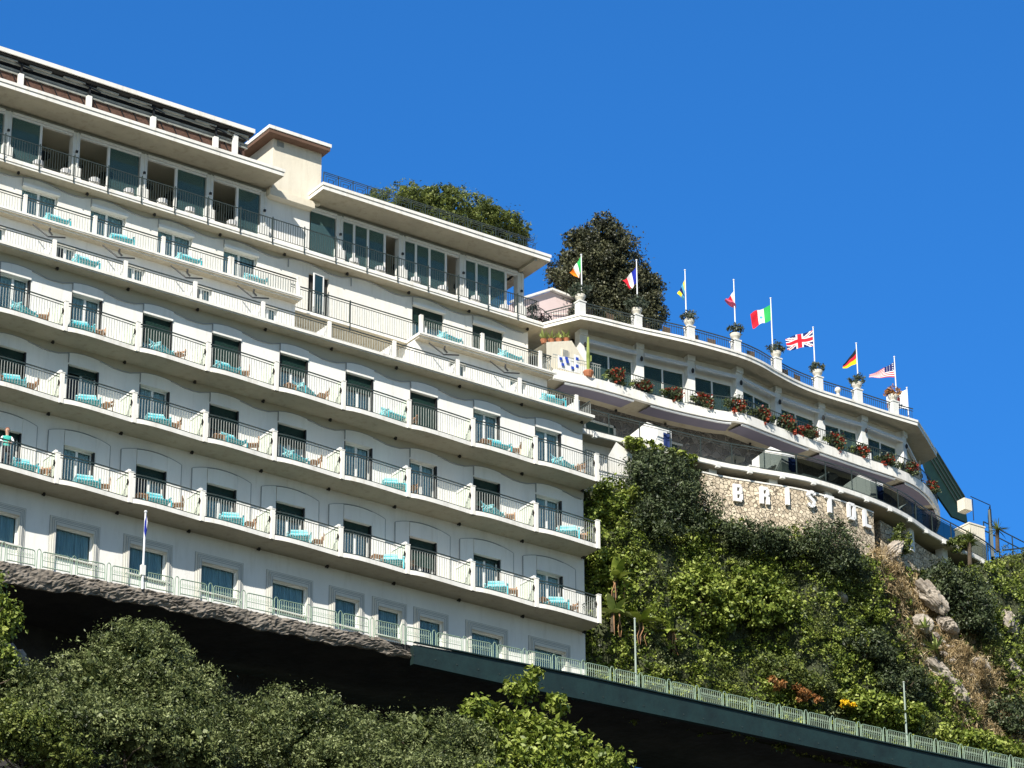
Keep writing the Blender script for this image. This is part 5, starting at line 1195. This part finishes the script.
tree('olive_tree', (13.2, -4.6, 42.9), (0, 0, 2.0), [(0, 0, 2.0, 1.8, 1.3, 1.4), (-1.9, 0, 1.3, 1.5, 1.2, 1.3), (1.7, 0, 1.7, 1.5, 1.2, 1.4), (0, -.7, .3, 3.4, 1.3, 1.4)], 34000, .062, L['olive'], 'grey green olive tree just left of the bright leafy sapling', 73, pf=(170, .3, .6), aspect=.38, clump=.14, per=46, r=.14, shell=.6)
tree('fig_sapling', (17.6, -4.6, 43.0), (.2, 0, 4.2), [(0, 0, 4.9, .7, .5, .5), (1.5, 0, 4.7, .6, .45, .45), (-1.5, 0, 3.6, 1.0, .6, .6), (.3, 0, 3.3, 1.0, .7, .7), (1.7, 0, 3.2, 1.3, .7, .8), (0, -.2, 2.0, 2.2, .9, 1.0), (.6, 0, 5.6, .4, .3, .3)], 7000, .12, L['bright'], 'thin bright leafed sapling reaching up to the dark teal beam', 74, aspect=.5, clump=.35, per=26, r=.07, nl=9, spread=(1.2, .7, 1.6), shell=.3)
tree('bright_tree', (21.2, -4.6, 43.2), (0, 0, 2.4), [(0, 0, 2.2, 1.6, 1.1, 1.1), (-1.5, 0, 1.6, 1.3, 1.0, 1.0), (1.4, 0, 1.4, 1.3, 1.0, 1.0), (0, -.5, .4, 2.6, 1.2, 1.2)], 14000, .09, L['hill'], 'leafy green broad leaved tree at the bottom centre', 75, pf=(120, .22, .42), aspect=.5, clump=.3, per=28, r=.1, shell=.4)
tree('edge_tree', (-4.9, -5.2, 42.8), (0, 0, 3.0), [(.2, 0, 2.8, .9, .9, .8), (-.6, 0, 3.8, .9, .8, .9), (.2, 0, 1.5, .8, .8, .6)], 6500, .085, L['hill'], 'leafy green tree cut by the lower left edge of the view', 76, aspect=.5, clump=.3, per=28, r=.12, shell=.4)
tree('low_shrub', (10.6, -6.8, 41.6), (0, 0, .8), [(0, 0, .7, 2.2, 1.2, 1.1), (-2.2, 0, .5, 1.6, 1.1, 1.0), (2.3, 0, .8, 1.6, 1.1, 1.0)], 22100, .062, L['olive'], 'low grey green bush in front of the olive trees at the bottom edge', 77, pf=(110, .3, .55), cat='shrub', clump=.25, per=40, r=.08, shell=.4)
tree('low_shrub', (-.6, -7.2, 40.8), (0, 0, .8), [(0, 0, .9, 2.3, 1.2, 1.2), (-2.4, 0, .8, 1.6, 1.1, 1.1), (2.6, 0, .9, 1.8, 1.1, 1.1)], 22100, .062, L['olive'], 'low olive bush at the bottom left corner of the view', 78, pf=(110, .3, .55), cat='shrub', clump=.25, per=40, r=.08, shell=.4)
tree('low_shrub', (16.6, -6.4, 41.9), (0, 0, .9), [(0, 0, .8, 2.2, 1.1, 1.1), (2.4, 0, 1.0, 1.6, 1.0, 1.0), (-2.2, 0, .8, 1.4, 1.0, 1.0)], 14000, .07, L['hill'], 'low green bush at the foot of the bright leafed sapling', 79, pf=(100, .3, .55), cat='shrub', clump=.25, per=36, r=.08, shell=.4)
tree('low_shrub', (-3.6, -5.0, 42.0), (0, 0, 1.2), [(0, 0, 1.5, 1.3, 1.0, .9), (-1.4, 0, 1.9, 1.0, .9, .9), (0, 0, .2, 1.8, 1.1, 1.0)], 15000, .06, L['olive'], 'grey green bush at the left edge below the pinkish rock', 80, cat='shrub', r=.08, pf=(110, .25, .5))
tree('low_shrub', (-4.4, -7.4, 39.9), (0, 0, .8), [(0, 0, .9, 1.8, 1.0, 1.1), (1.2, 0, .6, 1.4, 1, 1)], 13000, .06, L['pine'], 'green bush filling the extreme lower left corner', 81, cat='shrub', r=.08, pf=(90, .25, .5))
# pink stone showing behind the left tree
o = rock((-3.4, -3.9, 44.6), (1.1, .5, .9), 21, 'pinkish pale rock glimpsed through the trees at the lower left'); 

# ================================================================== road fence, poles
fx = [-11 + 1.42 * i for i in range(48)]
fe = empty('road_fence', (0, -1.2, 50), 'long pale green iron fence of framed panels along the road edge', 'fence')
pn = MB(); w1 = 1.12; h1 = .64
pn.tube([(.0, 0, .02), (0, 0, h1 - .08), (.03, 0, h1 - .02), (.09, 0, h1), (w1 - .09, 0, h1), (w1 - .03, 0, h1 - .02), (w1, 0, h1 - .08), (w1, 0, .02)], .021, 6)
pn.tube([(0, 0, .06), (w1, 0, .06)], .02, 6); pn.tube([(0, 0, .30), (w1, 0, .30)], .012, 5)
for k in range(1, 11): x = w1 * k / 11; pn.tube([(x, 0, .06), (x, 0, h1)], .010, 4)
for k in range(10): x = w1 * (k + .5) / 11 + .05; pn.tube([(x + .035 * math.cos(a), 0, .42 + .05 * math.sin(a)) for a in np.linspace(0, 6.28, 7)], .007, 4)
ps = MB(); ps.tube([(-.095, 0, -.12), (-.095, 0, h1 - .02), (-.06, 0, h1 + .05), (-.02, 0, h1 + .07), (.02, 0, h1 + .05), (.055, 0, h1 - .02), (.055, 0, -.12)], .019, 6)
p0 = q0 = None
for i, x in enumerate(fx):
    z = interp(x, ROADZ) - 50 + .04; y = road_y(x) + 1.2 - .02
    a_ = pn.build('fence_panel', M['fence'], fe) if p0 is None else copy_tree(p0, fe); p0 = p0 or a_
    q_ = ps.build('fence_post', M['fence'], fe) if q0 is None else copy_tree(q0, fe); q0 = q0 or q_
    dz = interp(x + 1.42, ROADZ) - interp(x, ROADZ)
    a_.location = (x + .12, y, z); a_.rotation_euler = (0, -math.atan2(dz, 1.42), 0); q_.location = (x - .02, y, z)
for i, (x, zb, zt, lb) in enumerate(((25.9, 50.7, 53.85, 'thin grey green pole standing in front of the banana plants'), (40.2, 50.95, 54.15, 'thin grey pole standing at the road fence on the right'))):
    t = empty('street_pole', (x, -.9, zb), lb, 'pole'); MB().tube([(0, 0, 0), (0, 0, zt - zb)], [.045, .035], 8).build('pole', M['greypole'], t); MB().lathe([(.05, 0), (.05, .04), (.02, .06)], (0, 0, zt - zb), 8).build('cap', M['bar'], t)
t = empty('road_flagpole', (3.1, -1.25, 49.8), 'white pole with furled blue and white flag on the road fence, left', 'flagpole')
MB().tube([(0, 0, 0), (0, 0, 3.05)], [.045, .035], 8).lathe([(.04, 0), (.07, .03), (.05, .08), (.01, .1)], (0, 0, 3.05), 8).build('pole', M['pole'], t)
MB().box(-.10, .08, -.06, .06, .55, .95).build('bracket', M['pier'], t)
b = MB(); b.mi = 0; b.add([(.02, -.03, 2.95), (.09, -.04, 2.7), (.08, -.02, 2.35), (.0, -.04, 2.05), (-.05, -.03, 2.3), (-.04, -.04, 2.7)], [(0, 5, 4, 3, 2, 1)]); b.mi = 1; b.add([(.03, -.05, 2.9), (.07, -.055, 2.7), (.05, -.05, 2.4), (.02, -.06, 2.5)], [(0, 3, 2, 1)]); b.build('flag', [C_['blue'], C_['white']], t)

# ================================================================== balcony furniture
tc = empty('lounge_chair')
b = MB(); b.mi = 0
for k in range(6): b.mi = k % 2; b.box(-.40, .40, -.26 + k * .09, -.185 + k * .09, .36 - k * .008, .41 - k * .008)
b.build('seat', [M['turq'], M['turqw']], tc)
b = MB()
for k in range(6): b.mi = k % 2; z = .42 + k * .085; y = .27 + k * .035; b.add([(-.42 + .02 * k, y, z), (0, y + .05, z + .02), (.42 - .02 * k, y, z), (.42 - .02 * k, y + .02, z + .07), (0, y + .07, z + .09), (-.42 + .02 * k, y + .02, z + .07)], [(0, 1, 4, 5), (1, 2, 3, 4)])
b.build('backrest', [M['turq'], M['turqw']], tc)
for s in (-1, 1):
    b = MB().box(s * .45 - .035, s * .45 + .035, -.20, .34, .50, .55); b.box(s * .45 - .02, s * .45 + .02, -.16, .30, .40, .50); b.build('armrest', M['turqw'], tc)
    for y in (-.24, .26): MB().box(s * .45 - .025, s * .45 + .025, y - .025, y + .025, 0, .40 if y < 0 else .50).build('leg', M['turq'], tc)
wt = empty('side_table')
MB().box(-.22, .22, -.18, .18, .42, .46).build('table_top', M['wood'], wt)
for sx in (-.19, .19):
    for sy in (-.15, .15): MB().box(sx - .02, sx + .02, sy - .02, sy + .02, 0, .42).build('leg', M['wood'], wt)
wc = empty('wooden_chair')
b = MB().box(-.2, .2, -.2, .2, .38, .42); b.build('seat', M['wood'], wc)
b = MB(); b.box(.19, .22, -.2, .2, .42, .48); b.box(.21, .24, -.2, .2, .56, .64); b.box(.2, .235, -.2, -.16, .4, .7); b.box(.2, .235, .16, .2, .4, .7); b.build('backrest', M['wood'], wc)
for sx in (-.18, .18):
    for sy in (-.18, .18): MB().box(sx - .018, sx + .018, sy - .018, sy + .018, 0, .38).build('leg', M['wood'], wc)
first = [True, True, True]
def put(proto, idx, x, y, z, rz, label, cat, group):
    o = proto if first[idx] else copy_tree(proto); first[idx] = False
    o.location = (x, y, z); o.rotation_euler = (0, 0, R_(rz)); tag(o, label, cat, group); return o
POS = {'B': [-1.50, .93, 4.45, 7.35, 10.87, 15.06, 20.17, 23.43], 'C': [-1.81, 1.35, 4.37, 7.73, 10.58, 15.10, 19.92, 23.59], 'D': [-1.1, 1.49, 4.52, 7.73, 10.76, 15.05, 20.01, 23.0]}
FLOOR = {'B': 60.18, 'C': 57.18, 'D': 53.89}
RN = {'B': 'upper scalloped row', 'C': 'middle scalloped row', 'D': 'lowest scalloped row'}
for n, xs_ in POS.items():
    for x in xs_:
        k = int(math.floor(x / W)); num = ORD[7 - k]
        where = '%s, %s' % (('right-end bay' if num == 'right-end' else num + ' bay from the right'), RN[n])
        put(tc, 0, x, .44, FLOOR[n], random.uniform(-38, 38), 'turquoise striped lounge chair, ' + where, 'armchair', 'turquoise chairs on the balconies')
        if k != 5: put(wc, 1, x + random.uniform(.66, .8), random.uniform(.3, .5), FLOOR[n], random.uniform(-40, 60), 'small wooden chair, ' + where, 'chair', 'small wooden chairs on the balconies')
        if (k + ord(n)) % 3 == 0 and x - .75 > k * W + .4: put(wt, 2, x - .72, .42, FLOOR[n], random.uniform(-15, 15), 'low wooden side table, ' + where, 'table', 'side tables on the balconies')
for x, y, z, where in ((1.25, .98, 63.29, 'terrace row, third bay visible from the left edge'), (23.3, .98, 63.29, 'terrace row, right-end bay'), (1.29, 3.75, 66.35, 'top balcony row, leftmost bay in view'), (4.17, 3.75, 66.35, 'top balcony row, second bay from the left'),
                       (7.26, 3.75, 66.35, 'top balcony row, third bay from the left'), (10.4, 3.75, 66.35, 'top balcony row, bay just left of the open window'), (20.0, 3.75, 66.35, 'top balcony row, bay right of the recess'), (23.1, 3.75, 66.35, 'top balcony row, right-end bay')):
    put(tc, 0, x, y, z, random.uniform(-14, 14), 'turquoise striped chair in the ' + where, 'armchair', 'turquoise chairs on the balconies')
# white-clothed restaurant tables just inside the glass
rt = empty('restaurant_table')
MB().lathe([(.42, .74), (.44, .72), (.43, .45), (.45, .42)], n=18).build('tablecloth', M['whitecloth'], rt); MB().tube([(0, 0, 0), (0, 0, .73)], .04, 8).build('pedestal', M['rail'], rt)
bl = [-.0 + .9, 2.15, 3.45, 5.05, 6.6, 7.9, 9.9, 15.9, 17.2, 19.0, 20.4, 22.1, 23.6]
for i, x in enumerate(bl):
    o = rt if i == 0 else copy_tree(rt); o.location = (x, 5.0, 69.42); o.scale = (.5, .5, .62)
    blk = 'left glazed wing' if x < 12 else 'right glazed wing'; j = i if x < 12 else i - 7
    tag(o, 'small white clothed table, %s, %s from the left' % (blk, ['first', 'second', 'third', 'fourth', 'fifth', 'sixth', 'seventh'][j]), 'table', 'tables along the restaurant windows')

# ================================================================== the guest leaning on the rail
def person(loc):
    J = {'pel': (0, .12, .92), 'waist': (0, .10, 1.05), 'chest': (0, .05, 1.26), 'neck': (0, .02, 1.42), 'head0': (0, .0, 1.50), 'head1': (0, -.02, 1.60), 'head2': (0, -.01, 1.67),
         'hl': (-.09, .12, .88), 'kl': (-.10, .10, .50), 'al': (-.11, .14, .09), 'fl': (-.12, .02, .04), 'hr': (.09, .12, .88), 'kr': (.12, .04, .50), 'ar': (.13, .12, .09), 'fr': (.15, .0, .04),
         'sl': (-.17, .05, 1.36), 'el': (-.24, -.06, 1.13), 'wl': (-.10, -.22, 1.01), 'nl': (-.04, -.26, 1.00), 'sr': (.17, .05, 1.36), 'er': (.24, -.06, 1.13), 'wr': (.10, -.22, 1.01), 'nr': (.05, -.27, 1.02)}
    Rr = {'pel': .13, 'waist': .115, 'chest': .135, 'neck': .05, 'head0': .07, 'head1': .095, 'head2': .07, 'hl': .085, 'kl': .06, 'al': .035, 'fl': .035, 'hr': .085, 'kr': .06, 'ar': .035, 'fr': .035,
          'sl': .055, 'el': .04, 'wl': .028, 'nl': .03, 'sr': .055, 'er': .04, 'wr': .028, 'nr': .03}
    E = [('pel', 'waist'), ('waist', 'chest'), ('chest', 'neck'), ('neck', 'head0'), ('head0', 'head1'), ('head1', 'head2'), ('pel', 'hl'), ('hl', 'kl'), ('kl', 'al'), ('al', 'fl'), ('pel', 'hr'), ('hr', 'kr'), ('kr', 'ar'), ('ar', 'fr'),
         ('chest', 'sl'), ('sl', 'el'), ('el', 'wl'), ('wl', 'nl'), ('chest', 'sr'), ('sr', 'er'), ('er', 'wr'), ('wr', 'nr')]
    for s, q in (('l', -1), ('r', 1)):                     # five fingers per hand
        nx, ny, nz = J['n' + s]
        for f in range(4):
            a = 'g%s%d' % (s, f); b_ = 'h%s%d' % (s, f)
            J[a] = (nx - q * (.012 + .0 * f), ny - .035 + f * .014, nz - .01 - .004 * f); J[b_] = (nx - q * .02, ny - .05 + f * .014, nz - .045 - .004 * abs(f - 1.5)); Rr[a] = .009; Rr[b_] = .008; E += [('n' + s, a), (a, b_)]
        a = 'th' + s; J[a] = (nx - q * .035, ny + .01, nz + .02); Rr[a] = .010; E.append(('n' + s, a))
    ks = list(J); me = bpy.data.meshes.new('body'); me.from_pydata([J[k] for k in ks], [(ks.index(a), ks.index(b_)) for a, b_ in E], [])
    o = bpy.data.objects.new('body_source', me); col.objects.link(o); o.modifiers.new('s', 'SKIN'); ms = o.modifiers.new('u', 'SUBSURF'); ms.levels = 2; ms.render_levels = 2
    if not me.skin_vertices: 
        bpy.context.view_layer.objects.active = o
    for i, k in enumerate(ks): me.skin_vertices[0].data[i].radius = (Rr[k], Rr[k] * (.85 if k in ('chest', 'pel', 'waist') else 1)); me.skin_vertices[0].data[i].use_root = (k == 'pel')
    dg = bpy.context.evaluated_depsgraph_get(); m2 = bpy.data.meshes.new_from_object(o.evaluated_get(dg)); bpy.data.objects.remove(o)
    m2.materials.clear()
    for m_q in (M['skin'], M['darkcloth'], M['whitecloth'], M['tealcloth'], M['hair']): m2.materials.append(m_q)
    for p in m2.polygons:
        c = p.center; p.use_smooth = True
        p.material_index = 1 if c.z < 1.0 and c.y > -.12 else (3 if abs(c.x) < .15 and c.z < 1.39 and c.y < .2 and c.z > 1.0 and c.y > -.12 else (2 if 1.05 < c.z < 1.41 and abs(c.x) >= .13 else 0))
    t = empty('person', loc, 'person in teal and white top leaning on the lowest balcony rail, left edge', 'person')
    b_ = bpy.data.objects.new('body', m2); col.objects.link(b_); b_.parent = t
    h = MB(); v, f = bmesh_ico(2); h.add([(x * .098, .015 + y * .102, 1.635 + z * .10) for x, y, z in v if True], f)
    h.v = [(x, y + (.03 if y < -.04 and z < 1.66 else 0), z) for x, y, z in h.v]; h.lathe([(.05, 1.48), (.07, 1.56)], (0, .07, 0), 8); h.build('hair', M['hair'], t, True)
    fc = MB(); fc.box(-.035, -.015, -.112, -.100, 1.60, 1.608); fc.box(.015, .035, -.112, -.100, 1.60, 1.608); fc.box(-.018, .018, -.105, -.095, 1.545, 1.552); fc.build('face_features', M['darkcloth'], t)
    ns = MB(); ns.add([(-.012, -.100, 1.565), (.012, -.100, 1.565), (0, -.128, 1.57), (0, -.100, 1.60)], [(0, 1, 2), (0, 2, 3), (1, 3, 2)]); ns.build('nose', M['skin'], t)
    return t
pp = person((-1.95, .33, 53.89)); pp.rotation_euler = (0, 0, R_(-20))
